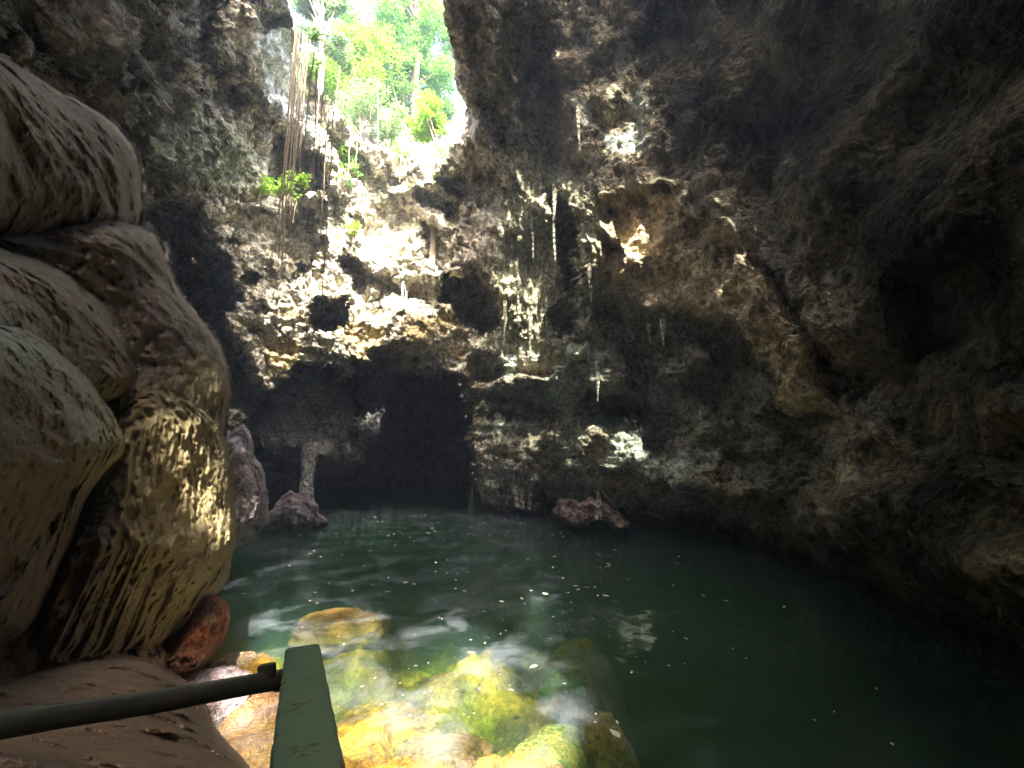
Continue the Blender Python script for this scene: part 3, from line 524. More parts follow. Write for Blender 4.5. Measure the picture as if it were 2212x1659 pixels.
def water_mat():
    m = bpy.data.materials.new('pool_water'); m.use_nodes = True; t = m.node_tree; N = t.nodes; L = t.links; N.clear()
    out = N.new('ShaderNodeOutputMaterial'); tr = N.new('ShaderNodeBsdfTransparent'); gl = N.new('ShaderNodeBsdfGlossy'); gl.inputs['Roughness'].default_value = 0.03
    fr = N.new('ShaderNodeFresnel'); fr.inputs[0].default_value = 1.33; mx = N.new('ShaderNodeMixShader')
    tc = N.new('ShaderNodeTexCoord'); n1 = N.new('ShaderNodeTexNoise'); n1.inputs['Scale'].default_value = 2.2; n1.inputs['Detail'].default_value = 4; n1.inputs['Distortion'].default_value = 0.6
    bp = N.new('ShaderNodeBump'); bp.inputs['Strength'].default_value = 0.45; bp.inputs['Distance'].default_value = 0.04
    L.new(tc.outputs['Object'], n1.inputs[0]); L.new(n1.outputs[0], bp.inputs['Height']); L.new(bp.outputs[0], gl.inputs['Normal']); L.new(bp.outputs[0], fr.inputs['Normal'])
    df = N.new('ShaderNodeBsdfDiffuse'); df.inputs[0].default_value = (0.72, 0.80, 0.88, 1); fm = N.new('ShaderNodeMixShader')      # blue-white sky reflection painted as a thin diffuse layer
    n5 = N.new('ShaderNodeTexNoise'); n5.inputs['Scale'].default_value = 1.1; n5.inputs['Detail'].default_value = 7; n5.inputs['Roughness'].default_value = 0.62; n5.inputs['Distortion'].default_value = 0.5; L.new(tc.outputs['Object'], n5.inputs[0])
    r5 = N.new('ShaderNodeMapRange'); r5.inputs[1].default_value = 0.46; r5.inputs[2].default_value = 0.72; r5.inputs[3].default_value = 0.0; r5.inputs[4].default_value = 0.20; L.new(n5.outputs[0], r5.inputs[0])
    sx = N.new('ShaderNodeSeparateXYZ'); L.new(tc.outputs['Object'], sx.inputs[0]); r6 = N.new('ShaderNodeMapRange'); r6.inputs[1].default_value = 0.4; r6.inputs[2].default_value = 2.2; r6.inputs[3].default_value = 1.0; r6.inputs[4].default_value = 0.06; L.new(sx.outputs[0], r6.inputs[0])
    m6 = N.new('ShaderNodeMath'); m6.operation = 'MULTIPLY'; L.new(r5.outputs[0], m6.inputs[0]); L.new(r6.outputs[0], m6.inputs[1]); L.new(m6.outputs[0], fm.inputs[0]); L.new(tr.outputs[0], fm.inputs[1]); L.new(df.outputs[0], fm.inputs[2])
    L.new(fr.outputs[0], mx.inputs[0]); L.new(fm.outputs[0], mx.inputs[1]); L.new(gl.outputs[0], mx.inputs[2]); L.new(mx.outputs[0], out.inputs[0])
    va = N.new('ShaderNodeVolumeAbsorption'); va.inputs[0].default_value = (0.62, 0.80, 0.52, 1); va.inputs[1].default_value = 1.15
    vsn = N.new('ShaderNodeVolumeScatter'); vsn.inputs[0].default_value = (0.55, 0.88, 0.92, 1); vsn.inputs[1].default_value = 0.075
    ad = N.new('ShaderNodeAddShader'); L.new(va.outputs[0], ad.inputs[0]); L.new(vsn.outputs[0], ad.inputs[1]); L.new(ad.outputs[0], out.inputs[1])
    return m
M_water = water_mat()
bm = bmesh.new(); bmesh.ops.create_cube(bm, size=1); bmesh.ops.scale(bm, vec=(50, 80, 7), verts=bm.verts); bmesh.ops.translate(bm, vec=(0, 26, -3.5), verts=bm.verts)
me = bpy.data.meshes.new('pool_water'); bm.to_mesh(me); me.materials.append(M_water); wo = bpy.data.objects.new('pool_water', me); C.objects.link(wo); tag(wo, 'clear turquoise to dark green pool water', kind='structure')

mound = relief('rock_mound', [([(-700, 1530), (-60, 1500), (100, 1452), (220, 1426), (300, 1430), (352, 1448), (400, 1480), (435, 1520), (452, 1575), (500, 1625), (560, 1700), (700, 2100), (-700, 2100)], (4.1, 0, 4.9, 400, -0.95, 1440), 90, 0.7),
     ([(-700, 1700), (100, 1610), (300, 1600), (420, 1620), (520, 1665), (600, 1760), (700, 2100), (-700, 2100)], (2.9, 0, 3.2, 500, -0.5, 1640), 80, 0.35)],
     tex_simple(0.15, 1.6, 0.10), col_simple((0.17, 0.11, 0.075), (0.12, 0.08, 0.06), 1.3), M_left, 3.0, warp=7)
tag(mound, 'smooth brown rock mound below the dark handrail pipe', 'rock')
red = relief('boulder', [([(360, 1400), (400, 1345), (425, 1300), (455, 1290), (492, 1308), (490, 1345), (478, 1375), (458, 1410), (435, 1440), (420, 1465), (350, 1470), (330, 1440)], (6.6, 380, 6.7, 480, 0, 0), 45, 0.5)],
     tex_simple(0.22, 2.2, 0.14), col_simple((0.42, 0.15, 0.07), (0.26, 0.15, 0.09), 2.0), M_pit, 1.8, pad=6, warp=14, wfreq=2.0)
tag(red, 'rusty red boulder at the foot of the flowstone wall by the water', 'boulder')
pk = relief('pitted_rock', [([(440, 960), (492, 950), (505, 930), (528, 932), (538, 950), (541, 990), (558, 1008), (566, 1040), (571, 1070), (570, 1118), (566, 1135), (440, 1150)], (11.6, 480, 12.2, 570, 0, 0), 26, 0.8),
     ([(440, 1090), (545, 1100), (560, 1130), (552, 1160), (535, 1180), (505, 1202), (440, 1215)], (12.1, 480, 12.6, 560, 0, 0), 26, 0.7)],
     tex_simple(0.40, 1.3, 0.42), col_simple((0.50, 0.43, 0.42), (0.34, 0.27, 0.24), 1.2, (0.10, 0.07, 0.06)), M_pit, 1.6, pad=5, warp=13, wfreq=1.6)
tag(pk, 'pale lilac pitted rock standing in the pool just behind the flowstone wall', 'rock')
bs = relief('column_base_rock', [([(560, 1140), (575, 1118), (600, 1108), (608, 1085), (625, 1068), (650, 1062), (675, 1075), (690, 1110), (700, 1140)], (17.2, 570, 17.4, 700, 0, 0), 24, 0.9)],
     tex_simple(0.5, 0.9, 0.35), col_simple((0.30, 0.26, 0.26), (0.16, 0.13, 0.12), 0.8, (0.12, 0.09, 0.08)), M_pit, 1.7, pad=5, warp=16)
tag(bs, 'low mauve rock at the foot of the pale column by the back cavern', 'rock')
pb = relief('shore_rock', [([(1190, 1125), (1200, 1090), (1230, 1082), (1275, 1085), (1310, 1095), (1350, 1108), (1372, 1135)], (17.0, 1200, 16.2, 1370, 0, 0), 16, 0.5)],
     tex_simple(0.35, 1.5, 0.3), col_simple((0.30, 0.21, 0.17), (0.17, 0.12, 0.10), 1.2), M_pit, 1.7, pad=5, warp=16)
tag(pb, 'low pinkish rock at the waterline under the stalagmite on the far shore', 'rock')
hkr = relief('hillside', [([(560, 420), (590, 60), (640, 75), (668, 150), (705, 205), (760, 215), (830, 235), (870, 260), (900, 300), (960, 322), (1010, 300), (1080, 420)], (31, 600, 27, 1000, 0, 0), 60, 2.0)],
     tex_simple(0.8, 0.5, 0.4), col_simple((0.45, 0.42, 0.36), (0.20, 0.26, 0.12), 0.4), M_pit, 4, pad=5, warp=14, wfreq=.3)
tag(hkr, kind='structure')

# boulders in the shallows
def boulder(loc, r, seed, label, c1, c2, sq=(1, 1, 0.6), rot=0.0, mat=None):
    bm = bmesh.new(); bmesh.ops.create_icosphere(bm, subdivisions=6, radius=1.0)
    V_ = np.array([v.co[:] for v in bm.verts]); F_ = np.array([[v.index for v in f.verts] for f in bm.faces]); bm.free()
    V_ = V_ * (1 + 0.22 * fbm(V_ + seed * 7.7, 4, 0.9) + 0.07 * fbm(V_ + seed, 5, 3.0) - 0.05 * np.exp(-(worley(V_ + seed, 3.0)[0] / 0.3) ** 2))[:, None]
    V_ = np.sign(V_) * np.abs(V_) ** 0.85 * np.array(sq) * r
    c, s = math.cos(rot), math.sin(rot); V_[:, :2] = V_[:, :2] @ np.array([[c, s], [-s, c]])
    cc = mixc(np.zeros(V_.shape) + np.array(c1), c2, sst(-0.2, 0.4, fbm(V_ + seed, 4, 1.5 / r)))
    o_ = mesh_np('boulder', V_, F_, mat or M_pit, cc); o_.location = Vector([float(q) for q in loc]); tag(o_, label, 'boulder'); return o_
b1 = atz(738, 1360, -0.40); boulder(b1, 0.78, 1, 'long orange boulder lying just under the surface amid the pool', (0.34, 0.19, 0.05), (0.26, 0.16, 0.05), (1.0, 0.62, 0.40), 0.1, M_left)
boulder(atz(455, 1512, 0.05), 0.36, 2, 'small lilac grey boulder at the pool edge behind the handrail pipe', (0.50, 0.42, 0.42), (0.40, 0.30, 0.28), (1, 0.9, 0.8))
boulder(atz(520, 1560, -0.2), 0.42, 3, 'orange tan boulder in the sunlit shallows left of the green post', (0.42, 0.23, 0.11), (0.36, 0.20, 0.08), (1, 0.8, 0.6), .4)
boulder(atz(560, 1640, -0.28), 0.50, 4, 'broad sunlit yellow orange boulder close behind the green post', (0.44, 0.26, 0.09), (0.38, 0.20, 0.07), (1.1, 0.8, 0.5), .8)
boulder(atz(820, 1600, -0.55), 0.55, 5, 'rounded sunlit yellow boulder under water right of the green post', (0.42, 0.28, 0.06), (0.34, 0.2, 0.06), (1.1, 0.8, 0.5), .2)
boulder(atz(1190, 1650, -0.6), 0.45, 6, 'mossy yellow green boulder under water near the dark deep end', (0.30, 0.32, 0.10), (0.45, 0.36, 0.10), (1.1, 0.8, 0.5), 1.2)
boulder(atz(1215, 1495, -0.9), 0.42, 7, 'bright green boulder under water on the edge of the dark deep end', (0.25, 0.45, 0.12), (0.30, 0.40, 0.12), (0.7, 1.0, 0.6), .5)
boulder(atz(960, 1650, -0.5), 0.4, 8, 'pinkish sunlit boulder under water at the bottom edge of the photo', (0.40, 0.22, 0.14), (0.34, 0.2, 0.08), (1.2, 0.8, 0.5), .1)
boulder(atz(505, 1432, -0.10), 0.22, 9, 'small flat peach boulder under water beside the red boulder', (0.52, 0.34, 0.2), (0.42, 0.30, 0.14), (1.4, 0.8, 0.5), .1)

# ------------------------------------------------------------------ dripstone
def dripstone(name, label, xa, ya, yb, r, R=None, up=False, group=None, fl=1.0, colr=(0.52, 0.47, 0.36)):
    if R is None: R = float(shell_R(np.array(xa), np.array(ya))) - 0.15
    a = at(xa, ya, R); lo, hi = -30.0, a[2]
    for _ in range(40):
        m_ = (lo + hi) / 2; yy = proj(np.array([a[0], a[1], m_]))[1]
        if yy > yb: lo = m_
        else: hi = m_
    L_ = a[2] - lo; n = 40; k = 14; V_ = []; 
    for i in range(n + 1):
        t = i / n; tp = (1 - t) if not up else t
        rr = 0.62 * r * (0.10 + 0.90 * tp ** 0.8) if fl else r * (0.8 + 0.5 * abs(t - 0.5) ** 1.5 * 2)
        for q in range(k):
            th = 2 * math.pi * q / k; V_.append((math.cos(th) * rr, math.sin(th) * rr, -t * L_))
    V_ = np.array(V_); V_[:, 2] -= 0.10 * L_ * (rng.random(k)[None, :].repeat(n + 1, 0).ravel() - .5) * (-V_[:, 2] / L_) if fl else 0
    nn = fbm(np.stack([V_[:, 0] / r * 1.2 + xa, V_[:, 1] / r * 1.2, V_[:, 2] * 0.6 / r * .25], -1), 4, 1.0)
    V_[:, :2] *= (1 + 0.45 * nn)[:, None]; V_[:, 0] += 0.15 * r * np.sin(V_[:, 2] * 2 + xa)
    F_ = [[i * k + q, i * k + (q + 1) % k, (i + 1) * k + (q + 1) % k, (i + 1) * k + q] for i in range(n) for q in range(k)]
    o_ = mesh_np(name, V_, np.array(F_)[:, ::-1], M_cave, np.zeros(V_.shape) + np.array(colr)); o_.location = Vector([float(q) for q in a])
    tag(o_, label, 'stalactite' if name == 'stalactite' else 'dripstone column' if 'col' in name else 'stalagmite', group); return o_
ST_ = 'stalactites hanging from the back wall'
for i, (x, ya, yb, r, lab) in enumerate([(870, 600, 662, 0.13, 'white sunlit stalactite, left one of the bright pair over the hooked rock'), (879, 596, 702, 0.11, 'white sunlit stalactite, longer right one of the bright pair over the hooked rock'),
    (1196, 400, 590, 0.14, 'long pale stalactite along the left edge of the tall black slot'), (1212, 470, 600, 0.12, 'thin stalactite hanging inside the top of the tall black slot'), (1274, 570, 660, 0.11, 'pale stalactite just right of the tall black slot'),
    (1168, 350, 480, 0.13, 'tall pale stalactite high on the dripstone curtain under the pink panel'), (1150, 420, 560, 0.11, 'stalactite low in the middle of the dripstone curtain'), (1120, 560, 700, 0.10, 'stalactite on the left side of the dripstone curtain'),
    (1180, 620, 760, 0.10, 'slender stalactite left of the round black hole'), (1145, 680, 770, 0.13, 'short stalactite below the middle of the dripstone curtain'), (1250, 230, 325, 0.13, 'small pointed stalactite under the painted pale light patch on the ceiling'),
    (1430, 690, 750, 0.14, 'brownish stalactite under the tan ledge'), (1402, 700, 742, 0.11, 'small stub of a stalactite beneath the tan ledge'), (1452, 900, 950, 0.10, 'curled pale stalactite by the dark recess at the right'), (1090, 650, 760, 0.12, 'thin stalactite on the far left of the dripstone curtain'),
    (1618, 670, 705, 0.08, 'tiny orange stalactite glowing in the dark right wall'), (1290, 780, 870, 0.16, 'thick stalactite tip over the leaf shaped hanging rock')]):
    dripstone('stalactite', lab, x, ya, yb, r, group=ST_, colr=(0.62, 0.60, 0.54) if i < 2 else (0.5, 0.27, 0.14) if i == 15 else (0.46, 0.42, 0.30))
for x, ya, yb, r, lab in [(1116, 930, 1095, 0.07, 'leftmost thin column of the cluster above the far shore'), (1128, 925, 1100, 0.10, 'middle thick column of the cluster above the far shore'), (1143, 940, 1100, 0.07, 'rightmost column of the cluster above the far shore')]:
    dripstone('dripstone_column', lab, x, ya, yb, r, R=float(shell_R(np.array(x), np.array(yb - 40.))) - 0.5, fl=0, group='thin columns above the far shore', colr=(0.30, 0.27, 0.21))
dripstone('dripstone_column', 'pale fluted column standing in front of the dark back cavern', 668, 955, 1108, 0.34, R=21.4, fl=0, colr=(0.24, 0.235, 0.22))
dripstone('stalagmite', 'striped dark stalagmite standing on the pinkish shore rock', 1290, 1052, 1120, 0.22, R=16.0, up=True, colr=(0.36, 0.32, 0.25))

# ------------------------------------------------------------------ vines
def tube(pts, r, k=6, r2=None):
    pts = np.array(pts, float); n = len(pts); T = np.gradient(pts, axis=0); T /= np.linalg.norm(T, axis=1, keepdims=True) + 1e-9
    ref = np.array([0.31, 0.9, 0.1]); A = np.cross(T, ref); A /= np.linalg.norm(A, axis=1, keepdims=True) + 1e-9; Bn = np.cross(T, A)
    rr = np.linspace(r, r if r2 is None else r2, n); th = np.arange(k) * 2 * math.pi / k
    V_ = (pts[:, None] + rr[:, None, None] * (np.cos(th)[None, :, None] * A[:, None] + np.sin(th)[None, :, None] * Bn[:, None])).reshape(-1, 3)
    F_ = np.array([[i * k + q, i * k + (q + 1) % k, (i + 1) * k + (q + 1) % k, (i + 1) * k + q] for i in range(n - 1) for q in range(k)]); return V_, F_
def vine(x, ya, yb, R, r, label, group):
    a = at(x, ya, R); lo, hi = -20.0, a[2]
    for _ in range(30):
        m_ = (lo + hi) / 2; yy = proj(np.array([a[0], a[1], m_]))[1]
        if yy > yb: lo = m_
        else: hi = m_
    L_ = a[2] - lo; n = 50; t = np.linspace(0, 1, n); ph = random.random() * 6
    sw = 0.03 * np.sin(t * 4 + ph) + 0.008 * np.sin(t * 15 + ph * 2)
    V_, F_ = tube(np.stack([sw + (random.random() - .5) * 0.22 * t, 0.04 * np.cos(t * 7 + ph), -L_ * t], -1), r, 6, r * 0.6)
    o_ = mesh_np('hanging_vine', V_, F_, M_vine); o_.location = Vector([float(q) for q in a]); tag(o_, label, 'vine', group)
gA = 'bundle of long hanging vines at the left of the opening'
for i, (x, ya, yb, r) in enumerate([(640, 62, 548, .035), (645, 64, 560, .03), (649, 66, 600, .028), (653, 70, 430, .03), (657, 72, 480, .02), (661, 76, 560, .022), (665, 80, 380, .02), (668, 84, 340, .016)]):
    vine(x, ya, yb, 19.6 + 0.12 * i, r, ['leftmost long vine of the bundle hanging at the left edge of the opening', 'second vine from the left in the bundle at the opening', 'longest vine of the bundle, third from its left side', 'fourth vine from the left in the bundle, ending above the ledge plant', 'fifth vine from the left in the bundle at the opening', 'sixth vine from the left in the bundle, thin and long', 'seventh vine from the left, short one of the bundle', 'rightmost and shortest vine of the bundle'][i], gA)
gB = 'single vines hanging before the sunlit back wall'
for i, (x, ya, yb, r, R, lab) in enumerate([(686, 150, 400, .02, 16, 'vine hanging just right of the vine bundle'), (699, 200, 330, .018, 16.4, 'short vine right of the bundle before the dark recess'), (711, 230, 420, .018, 16.6, 'thin vine passing in front of the dark upper recess'), (722, 240, 640, .024, 17, 'very long single vine reaching down to the pitted sunlit wall'),
     (744, 250, 350, .016, 17.4, 'short vine over the left shoulder of the bright ridge'), (838, 240, 420, .018, 19, 'vine hanging in the middle below the opening'), (800, 230, 300, .02, 19, 'short vine in the pale brush left of centre of the opening'), (908, 320, 400, .014, 18.3, 'thin vine below the lime bush'), (735, 150, 250, .02, 20, 'vine across the pale brush at the left of the opening'), (676, 110, 330, .018, 15.8, 'thin vine beside the fern at the rim'), (692, 170, 300, .02, 20.5, 'short pale root hanging at the top of the left slope'), (758, 270, 395, .018, 21.5, 'pale root hanging over the upper ridge of the sunlit wall'), (775, 285, 360, .016, 22, 'short root to the right of the lime plant on the ridge'), (818, 200, 330, .02, 24, 'pale root crossing the brush in front of the pale tree'), (868, 300, 395, .016, 23, 'short root under the lowest point of the rim'), (935, 335, 380, .014, 21, 'tiny root below the dry scrub at the right rim'), (705, 330, 520, .018, 19.5, 'thin root beside the long single vine'), (640, 430, 480, .02, 20.5, 'short root hanging under the edge of the bright ledge')]):
    vine(x, ya, yb, R, r, lab, gB)

# ------------------------------------------------------------------ plants and trees
def leafmesh(n, pos_fn, size, droop=0.3, asp=0.45):
    P_ = pos_fn(n); n = len(P_); d = rng.normal(size=(n, 3)); d[:, 2] = d[:, 2] * 0.5 - droop; d /= np.linalg.norm(d, axis=1, keepdims=True)
    a = np.cross(d, rng.normal(size=(n, 3))); a /= np.linalg.norm(a, axis=1, keepdims=True) + 1e-9; nn = np.cross(d, a)
    s = size * rng.uniform(0.6, 1.3, (n, 1))
    V_ = np.stack([P_, P_ + d * s * 0.5 + a * s * asp * 0.5 + nn * s * .08, P_ + d * s, P_ + d * s * 0.5 - a * s * asp * 0.5 + nn * s * .08], 1).reshape(-1, 3)
    return V_, np.arange(n * 4).reshape(n, 4)
def blobs(centre, rad, nb, rb, seed, thr=-9, fr=0.6):
    r_ = np.random.default_rng(seed); u = r_.normal(size=(nb, 3)); u /= np.linalg.norm(u, axis=1, keepdims=True)
    cc = np.array(centre) + u * np.array(rad) * (r_.random((nb, 1)) ** 0.45); rs = rb * r_.uniform(0.6, 1.4, nb)
    def f(n):
        i = r_.integers(0, nb, n * 2); v = r_.normal(size=(n * 2, 3)); v /= np.linalg.norm(v, axis=1, keepdims=True)
        p = cc[i] + v * rs[i][:, None] * (r_.random((n * 2, 1)) ** 0.33); p = p[fbm(p + seed, 3, fr) > thr]; return p[:n]
    return f, cc
M_l1 = leaf_mat('leaves_mid_green', (0.10, 0.27, 0.03), (0.22, 0.44, 0.08)); M_l2 = leaf_mat('leaves_lime', (0.20, 0.38, 0.03), (0.32, 0.50, 0.07)); M_l3 = leaf_mat('leaves_pale', (0.28, 0.36, 0.18), (0.20, 0.36, 0.10))
def tree(x, y, R, rx, rz, n, ls, m, label, seed, nb=60, group='trees above the opening', thr=-0.15, base=(0, 0)):
    c = at(x, y, R); k = R / FPX; root = empty('tree', (c[0], c[1], c[2] - rz * k * 1.6)); tag(root, label, 'tree', group)
    f, cc = blobs((0, 0, rz * k * 1.6), (rx * k, rx * k * 0.9, rz * k), nb, rx * k * 0.26, seed, thr)
    V_, F_ = leafmesh(n, f, ls); mesh_np('crown', V_, F_, m, smooth=False, parent=root)
    Vs, Fs, off = [], [], 0
    tp = [np.array([0, 0, -6.0]), np.array([0.1, 0, 0]), np.array([-0.15, 0.1, rz * k * 0.9]), np.array([0.1, 0, rz * k * 2.2])]
    V_, F_ = tube(tp, 0.16, 8, 0.05); Vs.append(V_); Fs.append(F_); off += len(V_)
    for q in cc[:16]:
        s0 = np.array([0, 0, rz * k * random.uniform(0.3, 1.5)]); md = (s0 + q) / 2 + np.array([0, 0, 0.2])
        V_, F_ = tube([s0, md, q], 0.06, 5, 0.015); Vs.append(V_); Fs.append(F_ + off); off += len(V_)
    mesh_np('trunk', np.vstack(Vs), np.vstack(Fs), M_bark, parent=root); return root
tree(880, 110, 34, 100, 130, 34000, 0.21, M_l1, 'tall mid green leafy tree filling the right half of the opening', 3, 80)
tree(765, 150, 31, 78, 90, 17000, 0.20, M_l2, 'yellow green tree in the left centre of the opening', 4, 40)
tree(942, 262, 26, 52, 42, 6000, 0.15, M_l2, 'low lime green bushy tree at the lower right rim of the opening', 5, 30)
tree(700, 20, 30, 60, 60, 9000, 0.18, M_l3, 'pale sparse tree at the upper left of the opening', 6, 30, thr=0.0)
tree(905, -60, 36, 75, 80, 14000, 0.2, M_l2, 'bright yellow green treetop at the top right edge of the opening', 7, 30)
tree(820, 240, 38, 130, 60, 15000, 0.24, M_l3, 'hazy pale tree behind the others low in the opening', 8, 40, thr=-0.1)
def bush(x, y, R, rx, rz, n, ls, m, label, seed, name='bush', cat='bush', group='small plants on the rock', stems=9):
    c = at(x, y, R); k = R / FPX; root = empty(name, c); tag(root, label, cat, group)
    f, cc = blobs((0, 0, 0), (rx * k, rx * k * 0.6, rz * k), 14, rx * k * 0.32, seed); V_, F_ = leafmesh(n, f, ls, asp=0.6)
    mesh_np('foliage', V_, F_, m, smooth=False, parent=root); Vs, Fs, off = [], [], 0
    for q in cc[:stems]:
        V_, F_ = tube([np.array([0.0, 0.15, -rz * k * 1.1]), q * 0.5 + np.array([0, 0, -0.05]), q], 0.018, 5, 0.006); Vs.append(V_); Fs.append(F_ + off); off += len(V_)
    mesh_np('stem', np.vstack(Vs), np.vstack(Fs), M_bark, parent=root)
def sR(x, y, d=0.5): return float(shell_R(np.array(float(x)), np.array(float(y)))) - d
bush(606, 398, 20.5, 34, 26, 420, 0.16, M_l2, 'bright lime plant on the ledge in front of the vine bundle', 11)
bush(655, 385, 21.5, 12, 18, 120, 0.14, M_l2, 'small lime sprig right of the ledge plant', 12, stems=4)
bush(735, 325, sR(735, 325), 22, 22, 260, 0.16, M_l2, 'lime plant on the bright ridge under the left rim', 13)
bush(765, 497, sR(765, 497), 18, 14, 160, 0.14, M_l2, 'small yellow green plant on the middle of the sunlit wall', 14)
bush(745, 365, sR(745, 365), 26, 30, 360, 0.13, M_l1, 'green scrub on the bright ridge just below the lime plant', 15)
bush(850, 330, 25, 36, 20, 500, 0.14, M_l1, 'green scrub at the lowest point of the opening rim', 16)
bush(715, 250, 26, 40, 55, 1400, 0.15, M_l3, 'pale grey green brush over the left slope of the opening', 17)
bush(780, 230, 27, 50, 50, 1800, 0.16, M_l3, 'pale grey green brush in the middle slope of the opening', 18)
bush(850, 270, 27, 45, 45, 1600, 0.15, M_l3, 'pale brush before the trees at the centre bottom of the opening', 19)
bush(665, 140, 22, 24, 50, 800, 0.14, M_l3, 'thin pale brush hanging at the left rim of the opening', 20)
bush(960, 325, 22.5, 30, 14, 360, 0.13, M_l3, 'dry scrub under the lime tree at the right rim', 21)
# fern on the rim
fr = empty('fern', at(672, 84, 21)); tag(fr, 'dark green fern with arching fronds on the left rim beside the vines', 'fern')
for i in range(11):
    th = -0.9 + i * 0.28; L_ = random.uniform(0.7, 1.1); Vs = []; n = 26
    for j in range(n):
        t = j / (n - 1); px_ = L_ * t * math.cos(th * 0.8); py_ = -0.35 * t * math.sin(i * 1.7); pz_ = L_ * (math.sin(th) * 0.7 * t + 0.5 * t - 0.75 * t * t)
        wv = 0.13 * math.sin(math.pi * min(1, t * 0.9 + 0.1))
        for sg in (-1, 1):
            Vs.append([(px_, py_, pz_), (px_ + 0.03, py_ + sg * wv * 0.5, pz_ + sg * wv * .5), (px_ + 0.06, py_ + sg * wv, pz_ + sg * wv), (px_ + 0.05, py_ + sg * wv * .4, pz_ + sg * wv * .3)])
    Vs = np.array(Vs).reshape(-1, 3); ra = [Vs[k_ * 8] for k_ in range(n)]; Vt, Ft = tube(ra, 0.02, 4, 0.006)
    mesh_np('frond', np.vstack([Vs, Vt]), np.vstack([np.arange(len(Vs)).reshape(-1, 4), Ft + len(Vs)]), M_l1, smooth=False, parent=fr)

# ------------------------------------------------------------------ leaves and a stick on the water
M_fl = plain_mat('fallen_leaf', (0.78, 0.74, 0.52), 0.6, 0.25, 30, 0.1); M_fl2 = plain_mat('fallen_leaf_brown', (0.50, 0.38, 0.18), 0.6, 0.25, 30, 0.1)
def leaf_me(k, m):
    n = 9; V_ = []; rr = random.Random(k); cu = rr.uniform(-.25, .25)
    for i in range(n):
        t = i / (n - 1); w_ = 0.24 * math.sin(math.pi * t ** 0.8) * rr.uniform(0.85, 1.1); x = t - 0.5
        for sg in (-1, 0, 1): V_.append((x, sg * w_ + cu * (t - .5) ** 2, 0.02 + 0.25 * w_ * abs(sg) + 0.12 * (t - .5) ** 2))
    F_ = [[i * 3 + q, i * 3 + q + 1, i * 3 + q + 4, i * 3 + q + 3] for i in range(n - 1) for q in (0, 1)]
    me = bpy.data.meshes.new('floating_leaf'); me.from_pydata(V_, [], F_); me.materials.append(m)
    for p_ in me.polygons: p_.use_smooth = True
    return me
LM = [leaf_me(k, M_fl if k % 4 else M_fl2) for k in range(8)]
def floater(x, y, s, label, group=None):
    p_ = atz(float(x), float(y), 0.004); o_ = bpy.data.objects.new('floating_leaf', LM[random.randrange(8)]); C.objects.link(o_)
    o_.location = Vector([float(v) for v in p_]); o_.scale = (s, s, s * random.uniform(.5, 1.2)); o_.rotation_euler = (random.uniform(-.1, .1), random.uniform(-.1, .1), random.uniform(0, 6.3)); tag(o_, label, 'leaf', group)
WATER = [(600, 1115), (700, 1104), (1030, 1108), (1220, 1130), (1400, 1150), (1640, 1200), (1800, 1290), (1900, 1400), (2000, 1659), (1300, 1659), (1250, 1500), (760, 1640), (640, 1360), (500, 1320), (520, 1230), (580, 1180)]
DENS = [((600, 1240), (1100, 1160), 90), ((500, 1260), (1120, 1250), 50), ((500, 1300), (1240, 1620), 70), ((900, 1400), (1200, 1500), 30), ((1200, 1600), (1130, 1420), 26), ((1250, 1900), (1250, 1600), 9)]
cnt = 0
for (xa, xb), (ya, yb), n in DENS:
    for _ in range(n):
        x = random.uniform(xa, xb); y = random.uniform(min(ya, yb), max(ya, yb))
        if pdist(np.array([x]), np.array([y]), WATER)[0] < 3: continue
        far = y < 1300
        floater(x, y, random.uniform(0.07, 0.13) if far else random.uniform(0.022, 0.05), 'tiny pale fallen leaf floating on the pool, one of the many scattered specks', 'pale fallen leaves floating on the pool'); cnt += 1
for x, y, s, lab in [(1328, 1586, 0.15, 'large pale leaf floating alone in the dark lower right of the pool'), (1333, 1560, 0.06, 'small crumpled leaf just above the large pale leaf in the dark water'), (1152, 1441, 0.15, 'bright white leaf floating on the turquoise water near the dark edge'),
                    (1104, 1491, 0.09, 'bright leaf floating on the turquoise water, lowest of the large ones'), (1018, 1410, 0.11, 'bright leaf floating in the middle of the sunlit turquoise water'), (1177, 1283, 0.13, 'bright leaf at the far end of the light shaft in the water'),
                    (1568, 1298, 0.10, 'brown leaf floating in the dark right part of the pool'), (1462, 1216, 0.12, 'long thin leaf floating near the right shore'), (1694, 1311, 0.08, 'farthest right leaf on the black water'), (1482, 1380, 0.07, 'small leaf alone between the brown leaf and the large pale leaf'), (1927, 1607, 0.06, 'tiny leaf alone in the black bottom right corner'),
                    (800, 1190, 0.14, 'biggest leaf on the dark far water left of centre')]:
    floater(x, y, s, lab)
stick0, stick1 = atz(1362, 1132, 0.0), at(1300, 1062, 16.2)
V_, F_ = tube([stick1, (stick0 + stick1) / 2 + np.array([0, 0, -.06]), stick0], 0.05, 7, 0.03); tag(mesh_np('driftwood_stick', V_, F_, M_bark), 'thin dark stick leaning from the stalagmite into the water', 'stick')

